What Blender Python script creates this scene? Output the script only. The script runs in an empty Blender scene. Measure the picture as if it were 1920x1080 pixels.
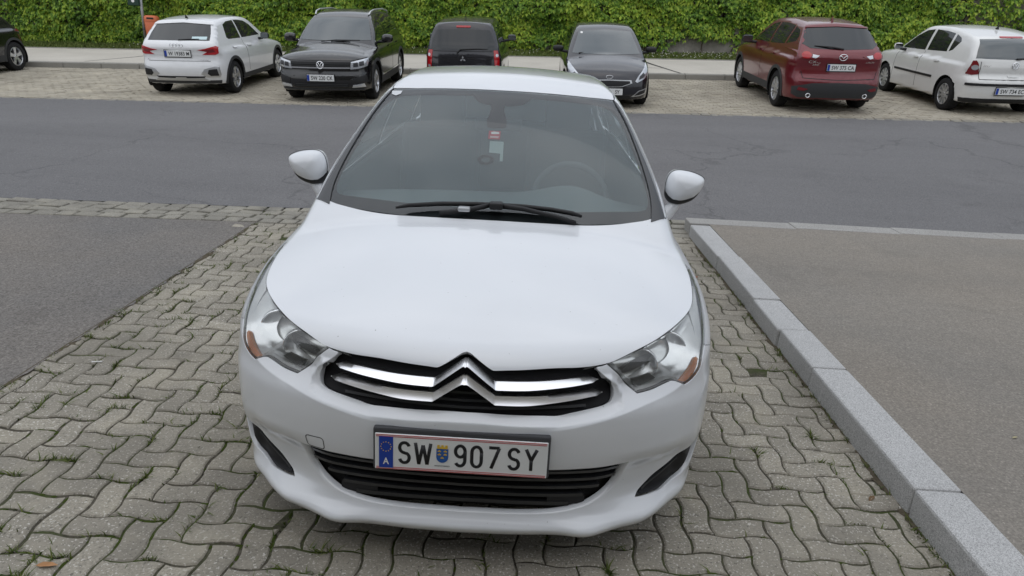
import bpy, bmesh, math, random
import numpy as np
from mathutils import Vector, Matrix
from mathutils.geometry import delaunay_2d_cdt
random.seed(7); RNG = np.random.default_rng(11)
scene = bpy.context.scene; COL = scene.collection
# ---------------------------------------------------------------- camera
CAM = np.array([0.1505, -1.8291, 1.6601]); YAW, PITCH, ROLL = -.0134, .34, .053
cy, sy, cp, sp, cr, sr = math.cos(YAW), math.sin(YAW), math.cos(PITCH), math.sin(PITCH), math.cos(ROLL), math.sin(ROLL)
_f = np.array([sy*cp, cy*cp, -sp]); _r = np.array([cy, -sy, 0]); _u = np.cross(_r, _f)
_r2 = _r*cr+_u*sr; _u2 = -_r*sr+_u*cr
cam = bpy.data.objects.new('camera', bpy.data.cameras.new('camera')); COL.objects.link(cam)
cam.matrix_world = Matrix(((_r2[0], _u2[0], -_f[0], CAM[0]), (_r2[1], _u2[1], -_f[1], CAM[1]), (_r2[2], _u2[2], -_f[2], CAM[2]), (0, 0, 0, 1)))
cam.data.lens = 36*1314.07/1920; cam.data.sensor_width = 36; cam.data.clip_end = 400; cam.data.clip_start = .05
scene.camera = cam
# ---------------------------------------------------------------- overcast sky
SUN_EL, SUN_AZ = math.radians(60), math.radians(195)      # azimuth clockwise from +y
world = bpy.data.worlds.new('World'); scene.world = world; world.use_nodes = True
wn, wl = world.node_tree.nodes, world.node_tree.links; wn.clear()
wo = wn.new('ShaderNodeOutputWorld'); wb = wn.new('ShaderNodeBackground'); wb.inputs[1].default_value = .115
sky = wn.new('ShaderNodeTexSky'); sky.sky_type = 'NISHITA'; sky.sun_disc = False; sky.sun_elevation = SUN_EL; sky.sun_rotation = SUN_AZ; sky.dust_density = 3
tc = wn.new('ShaderNodeTexCoord'); mp = wn.new('ShaderNodeMapping'); mp.inputs['Scale'].default_value = (1.4, 1.4, 3.2)
nz = wn.new('ShaderNodeTexNoise'); nz.inputs['Scale'].default_value = 1.7; nz.inputs['Detail'].default_value = 5; nz.inputs['Roughness'].default_value = .5
rp = wn.new('ShaderNodeValToRGB'); rp.color_ramp.elements[0].position = .33; rp.color_ramp.elements[0].color = (4.9, 5.4, 6.2, 1); rp.color_ramp.elements[1].position = .68; rp.color_ramp.elements[1].color = (10.0, 10.3, 10.8, 1)
mx = wn.new('ShaderNodeMix'); mx.data_type = 'RGBA'; mx.inputs[0].default_value = .86
wl.new(tc.outputs['Generated'], mp.inputs[0]); wl.new(mp.outputs[0], nz.inputs['Vector']); wl.new(nz.outputs[0], rp.inputs[0])
# an overcast dome is about twice as bright overhead as at the horizon
sx_ = wn.new('ShaderNodeSeparateXYZ'); wl.new(tc.outputs['Generated'], sx_.inputs[0]); mr = wn.new('ShaderNodeMapRange'); mr.inputs[1].default_value = 0; mr.inputs[2].default_value = 1; mr.inputs[3].default_value = .68; mr.inputs[4].default_value = 1.22
wl.new(sx_.outputs[2], mr.inputs[0]); dm = wn.new('ShaderNodeMix'); dm.data_type = 'RGBA'; dm.blend_type = 'MULTIPLY'; dm.inputs[0].default_value = 1; wl.new(rp.outputs[0], dm.inputs[6]); wl.new(mr.outputs[0], dm.inputs[7])
wl.new(sky.outputs[0], mx.inputs[6]); wl.new(dm.outputs[2], mx.inputs[7]); wl.new(mx.outputs[2], wb.inputs[0]); wl.new(wb.outputs[0], wo.inputs[0])
sun = bpy.data.objects.new('sun', bpy.data.lights.new('sun', 'SUN')); COL.objects.link(sun)
sun.data.energy = .6; sun.data.angle = math.radians(130); sun.data.color = (1, .985, .96)
_sd = Vector((math.sin(SUN_AZ)*math.cos(SUN_EL), math.cos(SUN_AZ)*math.cos(SUN_EL), math.sin(SUN_EL)))
sun.rotation_euler = _sd.to_track_quat('Z', 'Y').to_euler()
scene.view_settings.view_transform = 'Standard'; scene.view_settings.look = 'None'; scene.view_settings.exposure = 0.08; scene.view_settings.gamma = 1; scene.view_settings.use_curve_mapping = False
scene.render.engine = 'CYCLES'; scene.cycles.max_bounces = 8; scene.cycles.transparent_max_bounces = 12; scene.cycles.use_denoising = True
# ---------------------------------------------------------------- materials
MATS = {}
def mat(name, col=(.5, .5, .5), rough=.5, metal=0.0, coat=0.0, spec=.5, ior=1.45, coat_rough=.03):
    if name in MATS: return MATS[name]
    m = bpy.data.materials.new(name); m.use_nodes = True; b = m.node_tree.nodes['Principled BSDF']
    b.inputs['Base Color'].default_value = (*col, 1); b.inputs['Roughness'].default_value = rough; b.inputs['Metallic'].default_value = metal
    b.inputs['Coat Weight'].default_value = coat; b.inputs['Coat Roughness'].default_value = coat_rough; b.inputs['Specular IOR Level'].default_value = spec
    b.inputs['IOR'].default_value = ior
    MATS[name] = m; return m
class N:
    """small wrapper for node trees"""
    def __init__(s, m): s.t = m.node_tree; s.n = s.t.nodes; s.b = s.n['Principled BSDF']
    def new(s, k, **kw):
        x = s.n.new(k)
        for a, v in kw.items(): setattr(x, a, v)
        return x
    def link(s, a, b): s.t.links.new(a, b)
    def noise(s, scale, detail=3, rough=.55, coord='Object', vec=None, dist=0):
        t = s.new('ShaderNodeTexNoise'); t.inputs['Scale'].default_value = scale; t.inputs['Detail'].default_value = detail; t.inputs['Roughness'].default_value = rough; t.inputs['Distortion'].default_value = dist
        s.link(vec if vec is not None else s.coord(coord), t.inputs['Vector']); return t.outputs[0]
    def coord(s, c='Object'):
        if not hasattr(s, '_tc'): s._tc = s.new('ShaderNodeTexCoord'); s._geo = s.new('ShaderNodeNewGeometry')
        return s._geo.outputs['Position'] if c == 'World' else s._tc.outputs[c]
    def ramp(s, fac, stops, interp='LINEAR'):
        r = s.new('ShaderNodeValToRGB'); e = r.color_ramp; e.interpolation = interp
        while len(e.elements) < len(stops): e.elements.new(.5)
        for el, (p, c) in zip(e.elements, stops): el.position = p; el.color = (*c, 1) if len(c) == 3 else c
        s.link(fac, r.inputs[0]); return r.outputs[0]
    def mix(s, fac, a, b, mode='MIX'):
        x = s.new('ShaderNodeMix'); x.data_type = 'RGBA'; x.blend_type = mode
        for v, i in ((fac, 0), (a, 6), (b, 7)):
            if isinstance(v, (int, float)): x.inputs[i].default_value = v
            elif isinstance(v, tuple): x.inputs[i].default_value = (*v, 1)
            else: s.link(v, x.inputs[i])
        return x.outputs[2]
    def math(s, op, a, b=0.0, c=0.0):
        x = s.new('ShaderNodeMath'); x.operation = op
        for i, v in enumerate((a, b, c)):
            if isinstance(v, (int, float)): x.inputs[i].default_value = v
            else: s.link(v, x.inputs[i])
        return x.outputs[0]
    def bump(s, h, strength=.3, dist=.01):
        x = s.new('ShaderNodeBump'); x.inputs['Strength'].default_value = strength; x.inputs['Distance'].default_value = dist
        s.link(h, x.inputs['Height']); s.link(x.outputs[0], s.b.inputs['Normal'])
    def base(s, c): s.link(c, s.b.inputs['Base Color'])
    def rough(s, c): s.link(c, s.b.inputs['Roughness'])
def G(v): return (v, v, v)
def paint(name, col, rough=.35, dirt=.0, metal=0.0, dirtcol=(.30, .28, .25)):
    m = mat(name, col, rough, metal, 1.0, .5); n = N(m)
    if dirt:
        a = n.noise(3.0, 5, .65); spots = n.ramp(n.noise(95, 2, .5), [(.755, G(0)), (.79, G(1))])
        soft = n.ramp(a, [(.45, G(0)), (.8, G(1))])
        c = n.mix(n.math('MULTIPLY', soft, dirt), col, dirtcol); c = n.mix(n.math('MULTIPLY', spots, .55), c, (.16, .14, .12)); n.base(c)
        n.link(n.ramp(a, [(.3, G(.03)), (.8, G(.16))]), n.b.inputs['Coat Roughness'])
    return m
def glass(name, tint=(.75, .85, .83), refl=.10, dust=.03, rough=.0, dustcol=(.6, .62, .62)):
    """clear pane: transmits straight through, mirrors the sky, carries a thin film of dust"""
    m = bpy.data.materials.new(name); m.use_nodes = True; t = m.node_tree; t.nodes.clear()
    o = t.nodes.new('ShaderNodeOutputMaterial'); tr = t.nodes.new('ShaderNodeBsdfTransparent'); gl = t.nodes.new('ShaderNodeBsdfGlossy'); di = t.nodes.new('ShaderNodeBsdfDiffuse')
    tr.inputs[0].default_value = (*tint, 1); gl.inputs['Roughness'].default_value = rough; gl.inputs[0].default_value = (1, 1, 1, 1); di.inputs[0].default_value = (*dustcol, 1)
    lw = t.nodes.new('ShaderNodeFresnel'); lw.inputs[0].default_value = 1.5
    ad = t.nodes.new('ShaderNodeMath'); ad.operation = 'ADD'; ad.inputs[1].default_value = refl; ad.use_clamp = True; t.links.new(lw.outputs[0], ad.inputs[0])
    m1 = t.nodes.new('ShaderNodeMixShader'); m2 = t.nodes.new('ShaderNodeMixShader'); m2.inputs[0].default_value = dust
    t.links.new(ad.outputs[0], m1.inputs[0]); t.links.new(tr.outputs[0], m1.inputs[1]); t.links.new(gl.outputs[0], m1.inputs[2])
    t.links.new(m1.outputs[0], m2.inputs[1]); t.links.new(di.outputs[0], m2.inputs[2]); t.links.new(m2.outputs[0], o.inputs[0])
    MATS[name] = m; return m
# ---------------------------------------------------------------- object helpers
def link(o, parent=None):
    COL.objects.link(o)
    if parent is not None: o.parent = parent
    return o
def tag(o, label=None, cat=None, group=None, kind=None):
    if label: o['label'] = label
    if cat: o['category'] = cat
    if group: o['group'] = group
    if kind: o['kind'] = kind
    return o
def empty(name, loc=(0, 0, 0), parent=None, rot=(0, 0, 0)):
    o = bpy.data.objects.new(name, None); o.location = loc; o.rotation_euler = rot; o.empty_display_size = .2; return link(o, parent)
def meshobj(name, V, F, m, parent=None, smooth=False, normals=None):
    me = bpy.data.meshes.new(name); me.from_pydata([tuple(map(float, v)) for v in V], [], [tuple(map(int, f)) for f in F]); me.update()
    if m is not None: me.materials.append(m)
    if smooth:
        me.polygons.foreach_set('use_smooth', [True]*len(me.polygons))
    if normals is not None: me.normals_split_custom_set_from_vertices([tuple(map(float, v)) for v in normals])
    return link(bpy.data.objects.new(name, me), parent)
def bigmesh(name, V, T, m, parent=None, smooth=False):
    """triangles or quads from numpy arrays, quickly"""
    V = np.asarray(V, np.float32); T = np.asarray(T, np.int32); k = T.shape[1]
    me = bpy.data.meshes.new(name); me.vertices.add(len(V)); me.vertices.foreach_set('co', V.ravel())
    me.loops.add(T.size); me.loops.foreach_set('vertex_index', T.ravel()); me.polygons.add(len(T))
    me.polygons.foreach_set('loop_start', np.arange(0, T.size, k)); me.update(calc_edges=True)
    if smooth: me.polygons.foreach_set('use_smooth', [True]*len(me.polygons))
    if m is not None: me.materials.append(m)
    return link(bpy.data.objects.new(name, me), parent)
class MB:
    """collects boxes, tubes, lathes and sheets into one mesh"""
    def __init__(s): s.V = []; s.F = []
    def add(s, V, F):
        b = len(s.V); s.V += [tuple(v) for v in V]; s.F += [tuple(i+b for i in f) for f in F]; return s
    def box(s, c, d, M=None):
        V = [(c[0]+sx*d[0]/2, c[1]+sy*d[1]/2, c[2]+sz*d[2]/2) for sx in (-1, 1) for sy in (-1, 1) for sz in (-1, 1)]
        if M is not None: V = [tuple(M @ Vector(v)) for v in V]
        return s.add(V, [(0, 1, 3, 2), (4, 6, 7, 5), (0, 4, 5, 1), (2, 3, 7, 6), (0, 2, 6, 4), (1, 5, 7, 3)])
    def tube(s, pts, r, n=10, cap=True):
        pts = [Vector(p) for p in pts]; R = r if hasattr(r, '__len__') else [r]*len(pts); rings = []; up = Vector((0, 0, 1)); prev = None
        for i, p in enumerate(pts):
            t = (pts[min(i+1, len(pts)-1)]-pts[max(i-1, 0)]).normalized()
            if prev is None: a = t.cross(up) if abs(t.dot(up)) < .95 else t.cross(Vector((1, 0, 0)))
            else: a = prev-t*prev.dot(t)
            a.normalize(); b = t.cross(a); prev = a
            rings.append([p+(a*math.cos(2*math.pi*k/n)+b*math.sin(2*math.pi*k/n))*R[i] for k in range(n)])
        V = [v for r_ in rings for v in r_]; F = []
        for i in range(len(pts)-1):
            for k in range(n): F.append((i*n+k, i*n+(k+1) % n, (i+1)*n+(k+1) % n, (i+1)*n+k))
        if cap: F.append(tuple(range(n-1, -1, -1))); F.append(tuple((len(pts)-1)*n+k for k in range(n)))
        return s.add(V, F)
    def lathe(s, prof, n=32, M=None, closed=False):
        """profile (r, h) turned about local x axis"""
        V = []; F = []; m = len(prof)
        for k in range(n):
            a = 2*math.pi*k/n
            for r, h in prof: V.append((h, r*math.cos(a), r*math.sin(a)))
        for k in range(n):
            for i in range(m if closed else m-1):
                j = (i+1) % m; k2 = (k+1) % n; F.append((k*m+i, k*m+j, k2*m+j, k2*m+i))
        if M is not None: V = [tuple(M @ Vector(v)) for v in V]
        return s.add(V, F)
    def sheet(s, rows):
        n = len(rows[0]); V = [p for r in rows for p in r]; F = []
        for i in range(len(rows)-1):
            for k in range(n-1): F.append((i*n+k, i*n+k+1, (i+1)*n+k+1, (i+1)*n+k))
        return s.add(V, F)
    def build(s, name, m, parent=None, smooth=False, bevel=0, seg=2, sub=0, auto=None):
        o = meshobj(name, s.V, s.F, m, parent, smooth or auto is not None)
        if bevel:
            b = o.modifiers.new('bevel', 'BEVEL'); b.width = bevel; b.segments = seg; b.limit_method = 'ANGLE'; b.angle_limit = math.radians(40)
        if sub:
            b = o.modifiers.new('sub', 'SUBSURF'); b.levels = sub; b.render_levels = sub
        if auto is not None:
            try: o.data.set_sharp_from_angle(angle=math.radians(auto))
            except Exception: pass
        return o
def extrude_poly(poly, y0, y1, axis='y', flip=False):
    """prism of a 2D outline; axis y: outline in (x, z); axis x: outline in (y, z); axis z: outline in (x, y)"""
    def P(p, d): return (p[0], d, p[1]) if axis == 'y' else ((d, p[0], p[1]) if axis == 'x' else (p[0], p[1], d))
    n = len(poly); V = [P(p, y0) for p in poly]+[P(p, y1) for p in poly]
    F = [tuple(range(n)), tuple(range(2*n-1, n-1, -1))]+[(i, (i+1) % n, n+(i+1) % n, n+i) for i in range(n)]
    return V, F
def text_mesh(txt, height, width=None, depth=.0, bold=0.0):
    """lettering as a mesh in the x-z plane facing -y, centred; width squeezes it to fit"""
    cu = bpy.data.curves.new('lettering', 'FONT'); cu.body = txt; cu.size = 1; cu.align_x = 'CENTER'; cu.align_y = 'CENTER'; cu.extrude = 0; cu.offset = bold; cu.resolution_u = 3
    ob = bpy.data.objects.new('lettering_source', cu); COL.objects.link(ob); bpy.context.view_layer.update()
    me = bpy.data.meshes.new_from_object(ob); bpy.data.objects.remove(ob); bpy.data.curves.remove(cu)
    co = np.zeros(len(me.vertices)*3, np.float32); me.vertices.foreach_get('co', co); co = co.reshape(-1, 3)
    lo, hi = co.min(0), co.max(0); sz = height/(hi[1]-lo[1]); sx = width/(hi[0]-lo[0]) if width else sz
    new = np.stack([(co[:, 0]-(lo[0]+hi[0])/2)*sx, np.zeros(len(co)), (co[:, 1]-(lo[1]+hi[1])/2)*sz], -1)
    me.vertices.foreach_set('co', new.astype(np.float32).ravel()); me.update(); return me
def text_obj(name, txt, height, width, m, parent, loc, rot=(0, 0, 0), bold=0.0):
    me = text_mesh(txt, height, width, 0, bold); me.name = name; me.materials.append(m)
    o = bpy.data.objects.new(name, me); o.location = loc; o.rotation_euler = rot; return link(o, parent)
# ---------------------------------------------------------------- numeric helpers
class Tab:
    """smooth curve through knots, read from a dense table"""
    def __init__(s, pts):
        xs = np.array([p[0] for p in pts], float); ys = np.array([p[1] for p in pts], float)
        h = np.diff(xs); d = np.diff(ys)/h; m = np.zeros(len(xs)); m[0] = d[0]; m[-1] = d[-1]
        for i in range(1, len(xs)-1):
            m[i] = (d[i-1]*h[i]+d[i]*h[i-1])/(h[i]+h[i-1])
        X = np.linspace(xs[0], xs[-1], 900); i = np.clip(np.searchsorted(xs, X)-1, 0, len(xs)-2); t = (X-xs[i])/h[i]
        Y = (2*t**3-3*t**2+1)*ys[i]+(t**3-2*t**2+t)*h[i]*m[i]+(-2*t**3+3*t**2)*ys[i+1]+(t**3-t**2)*h[i]*m[i+1]
        e = 2.0
        s.x0 = xs[0]; s.inv = 899/(xs[-1]-xs[0]); s.Y = Y; s.D = np.append(np.diff(Y), 0); s.D[-1] = s.D[-2]
    def __call__(s, x):
        u = (np.asarray(x)-s.x0)*s.inv
        i = np.clip(u, 0, 898).astype(np.int32)
        return s.Y[i]+s.D[i]*(u-i)
def smax(a, b, k):
    h = np.clip(.5+.5*(a-b)/k, 0, 1); return b+(a-b)*h+k*h*(1-h)
def smin(a, b, k): return -smax(-a, -b, k)
def sst(x, a, b):
    t = np.clip((x-a)/(b-a), 0, 1); return t*t*(3-2*t)
class Shape:
    """implicit car skin: f(p) < 0 inside; y runs from the nose (0) to the tail, z up, symmetric in x"""
    def __init__(s, front_z, front_x, top, W, dW, rear_z, rear_x, roof, ws, rw, Wc, Wcy, bottom=.17,
                 crown=(.10, .08), roofcrown=.10, wsx=(.19, .10), rwx=.2, k=(.10, .06, .12, .05, .05, .08, .02), extra=None):
        T = Tab
        s.fz, s.fx, s.top, s.W, s.dW, s.rz, s.rx = T(front_z), T(front_x), T(top), T(W), T(dW), T(rear_z), T(rear_x)
        s.roof, s.ws, s.rw, s.Wc, s.Wcy = T(roof), T(ws), T(rw), T(Wc), T(Wcy)
        s.bottom, s.crown, s.rc, s.wsx, s.rwx, s.k, s.extra = bottom, crown, roofcrown, wsx, rwx, k, extra
        s.zcab = ws[0][0]-.1
    def f(s, p):
        x = np.abs(p[..., 0]); y = p[..., 1]; z = p[..., 2]
        x = np.sqrt(x*x+1e-5); x2 = x*x; k = s.k; e = .006
        sl = (s.fx(x+e)-s.fx(x-e))/(2*e)
        yo = s.fz(z)+s.fx(x)
        if s.extra is not None: yo = yo+s.extra(x, z, y)
        fr = (yo-y)/np.sqrt(1+sl*sl)
        top = (z-(s.top(y)-s.crown[0]*x2-s.crown[1]*x2*x2))*.96
        sd = x-(s.W(y)+s.dW(z))
        slr = (s.rx(x+e)-s.rx(x-e))/(2*e)
        re = (y-s.rz(z)+s.rx(x))/np.sqrt(1+slr*slr)
        low = smax(smax(fr, sd, k[0]), top, k[1])
        low = smax(smax(low, re, k[2]), s.bottom-z, .03)
        ws = (s.ws(z)+s.wsx[0]*x2+s.wsx[1]*x2*x2-y)*.45
        rf = z-(s.roof(y)-s.rc*x2)
        cs = (x-(s.Wc(z)+s.Wcy(y)))*.92
        rr = (y-s.rw(z)+s.rwx*x2)*.6
        cab = smax(smax(smax(ws, cs, k[3]), rf, k[4]), rr, k[5])
        cab = smax(np.maximum(cab, s.zcab-z), re, .03)
        return smin(low, cab, k[6])
    def cast(s, o, d, t0, t1, off=0.0, n=64, out=False):
        """first crossing of f = off along o + t d (from outside in, or from inside out)"""
        o = np.asarray(o, float); d = np.asarray(d, float); sg = -1.0 if out else 1.0
        ts = np.linspace(t0, t1, n); a = np.full(d.shape[0], np.nan); prev = sg*(s.f(o+d*t0)-off)
        for i in range(1, n):
            cur = sg*(s.f(o+d*ts[i])-off); hit = np.isnan(a) & (prev > 0) & (cur <= 0); a[hit] = ts[i-1]; prev = cur
            if i % 8 == 0 and not np.isnan(a).any(): break
        bad = np.isnan(a); lo = np.where(bad, t0, a); hi = lo+(ts[1]-ts[0])
        for i in range(14):
            m = (lo+hi)/2; v = sg*(s.f(o+d*m[:, None])-off) > 0; lo = np.where(v, m, lo); hi = np.where(v, hi, m)
        r = o+d*((lo+hi)/2)[:, None]; r[bad] = np.nan; return r
    def grad(s, p, e=.003):
        g = np.stack([s.f(p+np.eye(3)[i]*e)-s.f(p-np.eye(3)[i]*e) for i in range(3)], -1)
        return g/(np.linalg.norm(g, axis=1, keepdims=True)+1e-12)
# projections: 2D design coordinates -> rays
def PR(kind, c=(0, .95, .45)):
    if kind == 'sph':   # a = bearing from the nose direction, b = elevation
        def r(q):
            a, b = q[:, 0], q[:, 1]; d = np.stack([np.sin(a)*np.cos(b), -np.cos(a)*np.cos(b), np.sin(b)], -1)
            return np.array(c)+d*2.2, -d, 0, 2.19
    elif kind == 'front':
        def r(q): return np.stack([q[:, 0], np.full(len(q), -.6), q[:, 1]], -1), np.tile([0., 1, 0], (len(q), 1)), 0, 3.2
    elif kind == 'rear':
        def r(q): return np.stack([q[:, 0], np.full(len(q), 5.4), q[:, 1]], -1), np.tile([0., -1, 0], (len(q), 1)), 0, 3.2
    elif kind == 'side':  # (y, z) on the +x flank
        def r(q): return np.stack([np.full(len(q), 1.4), q[:, 0], q[:, 1]], -1), np.tile([-1., 0, 0], (len(q), 1)), 0, 1.39
    elif kind == 'top':   # (x, y)
        def r(q): return np.stack([q[:, 0], q[:, 1], np.full(len(q), 2.1)], -1), np.tile([0., 0, -1], (len(q), 1)), 0, 1.95
    elif kind == 'slope':  # (x, s) rays square to the windscreen, s = distance up the screen from the cowl
        n = np.array([0, -.46, .888]); u = np.array([0, .888, .46]); b = np.array([0, .95, .94])
        def r(q): return b+q[:, :1]*np.array([1., 0, 0])+q[:, 1:]*u+n*.5, np.tile(-n, (len(q), 1)), 0, 1.0
    return r
def to_sph(p, c=(0, .95, .45)):
    d = np.asarray(p, float)-np.array(c); d = d/np.linalg.norm(d, axis=-1, keepdims=True)
    return np.stack([np.arctan2(d[..., 0], -d[..., 1]), np.arcsin(d[..., 2])], -1)
def to_slope(p):
    p = np.asarray(p, float); b = np.array([0, .95, .94]); u = np.array([0, .888, .46])
    return np.stack([p[..., 0], (p-b)@u], -1)
def spline(pts, n=8, closed=False, sharp=()):
    """Catmull-Rom through pts; indices in sharp keep corners"""
    P = [np.array(p, float) for p in pts]; N = len(P); out = []
    rng = range(N if closed else N-1)
    for i in rng:
        p1, p2 = P[i], P[(i+1) % N]
        p0 = P[i-1] if (i > 0 or closed) else 2*p1-p2
        p3 = P[(i+2) % N] if (i+2 < N or closed) else 2*p2-p1
        if i in sharp: p0 = 2*p1-p2
        if (i+1) % N in sharp: p3 = 2*p2-p1
        for j in range(n):
            t = j/n
            out.append(.5*((2*p1)+(-p0+p2)*t+(2*p0-5*p1+4*p2-p3)*t*t+(-p0+3*p1-3*p2+p3)*t**3))
    if not closed: out.append(P[-1])
    return np.array(out)
def resample(poly, step, closed=True):
    """even spacing, keeping sharp corners of the loop"""
    poly = np.asarray(poly, float); Q = np.vstack([poly, poly[:1]]) if closed else poly
    out = []
    for a, b in zip(Q[:-1], Q[1:]):
        L = np.linalg.norm(b-a); m = max(1, int(math.ceil(L/step-1e-6)))
        for j in range(m): out.append(a+(b-a)*j/m)
    if not closed: out.append(Q[-1])
    return np.array(out)
def inside(pts, poly):
    x, y = pts[:, 0], pts[:, 1]; c = np.zeros(len(pts), bool); n = len(poly); j = n-1
    for i in range(n):
        xi, yi = poly[i]; xj, yj = poly[j]
        if yi != yj:
            c ^= ((yi > y) != (yj > y)) & (x < (xj-xi)*(y-yi)/(yj-yi)+xi)
        j = i
    return c
# ---------------------------------------------------------------- the white hatchback's skin
class Grid2:
    """signed distance (outside positive) to an outline in the front view, bilinear lookup"""
    def __init__(s, poly, x0, x1, z0, z1, n=260, m=150):
        P = np.array(poly, float); s.b = (x0, z0, (n-1)/(x1-x0), (m-1)/(z1-z0)); s.n, s.m = n, m
        X, Z = np.meshgrid(np.linspace(x0, x1, n), np.linspace(z0, z1, m), indexing='ij'); Q = np.stack([X, Z], -1).reshape(-1, 2); D = np.full(len(Q), 9.0)
        for a, b in zip(P, np.roll(P, -1, 0)):
            if a[0] < 1e-6 and b[0] < 1e-6: continue
            ab = b-a; t = np.clip(((Q-a)@ab)/(ab@ab+1e-12), 0, 1); D = np.minimum(D, np.linalg.norm(Q-a-t[:, None]*ab, axis=1))
        s.D = np.where(inside(Q, np.vstack([P*[-1, 1], P[::-1]])), -D, D).reshape(n, m)
    def __call__(s, x, z):
        u = np.clip((x-s.b[0])*s.b[2], 0, s.n-1.001); v = np.clip((z-s.b[1])*s.b[3], 0, s.m-1.001); i, j = u.astype(int), v.astype(int); u, v = u-i, v-j; D = s.D
        return D[i, j]*(1-u)*(1-v)+D[i+1, j]*u*(1-v)+D[i, j+1]*(1-u)*v+D[i+1, j+1]*u*v
GRILLE_OUT = [(0, .603), (.06, .602), (.15, .598), (.241, .597), (.290, .5965), (.331, .603), (.375, .611), (.418, .619), (.440, .625), (.457, .634), (.460, .650), (.452, .672), (.428, .703), (.395, .734), (.39, .80), (0, .80)]
GD = Grid2(GRILLE_OUT, 0, .70, .50, .80)
CREASE = Tab([(0, .545), (.18, .552), (.30, .562), (.42, .585), (.55, .62), (.66, .648), (.76, .70), (.85, .76), (1.0, .8)])
def c4_extra(x, z, y):
    o = -.024*np.exp(-((x-.405)/.07)**2)*(1-sst(z, .18, .24))                    # small spoiler wings under the chin
    d = GD(x, z); t = np.clip((z-CREASE(x))/.075, 0, 1); o = o+(.048-.014*sst(z, .67, .72))*t*sst(z, .5, .52)*(sst(x, .22, .34)+(sst(x, .0, .52)-sst(x, .22, .34))*sst(z, .655, .70))*(1-.4*sst(x, .62, .8))*np.maximum(np.clip(d/.02, 0, 1), sst(z, .685, .72))   # face above the swage leans back
    o = o+.032*sst(x, .40, .60)*sst(z, .215, .27)*(1-sst(z, .36, .47))*(1-sst(x, .70, .80))              # hollow round the fog lamps
    w = .026-.014*sst(z, .62, .68); o = o+.032*np.clip(1-d/w, 0, 1)*(1-sst(z, .680, .712))*(z > .52)             # bevel round the grille
    o = o+.045*sst(x, .58, .74)*(1-sst(z, .19, .30))
    return o
C4 = Shape(
    front_z=[(.10, .07), (.15, .034), (.175, .012), (.20, .0), (.232, .024), (.26, .034), (.36, .026), (.42, .008), (.50, .0), (.56, .0), (.60, .004), (.64, .018), (.72, .03), (.78, .05), (.9, .12)],
    front_x=[(0, 0), (.2, .008), (.35, .027), (.5, .066), (.6, .11), (.7, .18), (.78, .27), (.84, .40), (.88, .55), (.95, 1.0)],
    top=[(-.2, .60), (0, .735), (.05, .765), (.15, .805), (.3, .85), (.5, .892), (.7, .925), (.95, .955), (1.2, .975), (2, 1.0), (4.3, 1.0)],
    W=[(-.2, .80), (.3, .855), (.6, .885), (.95, .892), (1.4, .888), (2.2, .889), (3.2, .893), (3.8, .885), (4.1, .85), (4.33, .80)],
    dW=[(.1, -.05), (.2, -.03), (.35, -.002), (.6, 0), (.75, -.030), (.9, -.055), (1.0, -.085), (1.1, -.15)],
    rear_z=[(.1, 4.22), (.25, 4.28), (.4, 4.31), (.55, 4.32), (.7, 4.30), (.8, 4.27), (.9, 4.22), (1.0, 4.16), (1.1, 4.05)],
    rear_x=[(0, 0), (.4, .02), (.65, .07), (.8, .17), (.88, .3), (.95, .5)],
    roof=[(1.4, 1.40), (1.9, 1.435), (2.2, 1.475), (2.6, 1.497), (3.1, 1.485), (3.5, 1.42), (3.8, 1.37)],
    ws=[(.9, .86), (.96, .97), (1.15, 1.34), (1.41, 1.93), (1.5, 2.16)],
    rw=[(.9, 4.25), (1.0, 4.15), (1.15, 3.98), (1.3, 3.82), (1.4, 3.72)],
    Wc=[(.85, .83), (.95, .80), (1.05, .772), (1.2, .712), (1.35, .638), (1.45, .575)],
    Wcy=[(.9, -.03), (1.3, -.015), (1.8, -.005), (2.5, 0), (3.2, -.01), (3.9, -.06)], bottom=.15, extra=c4_extra)
C4P = __import__('copy').copy(C4); C4P.extra = lambda x, z, y: .034*np.clip((z-CREASE(x))/.075, 0, 1)*sst(z, .5, .52)*sst(x, .0, .52)   # the nose without the folds round the grille
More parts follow.
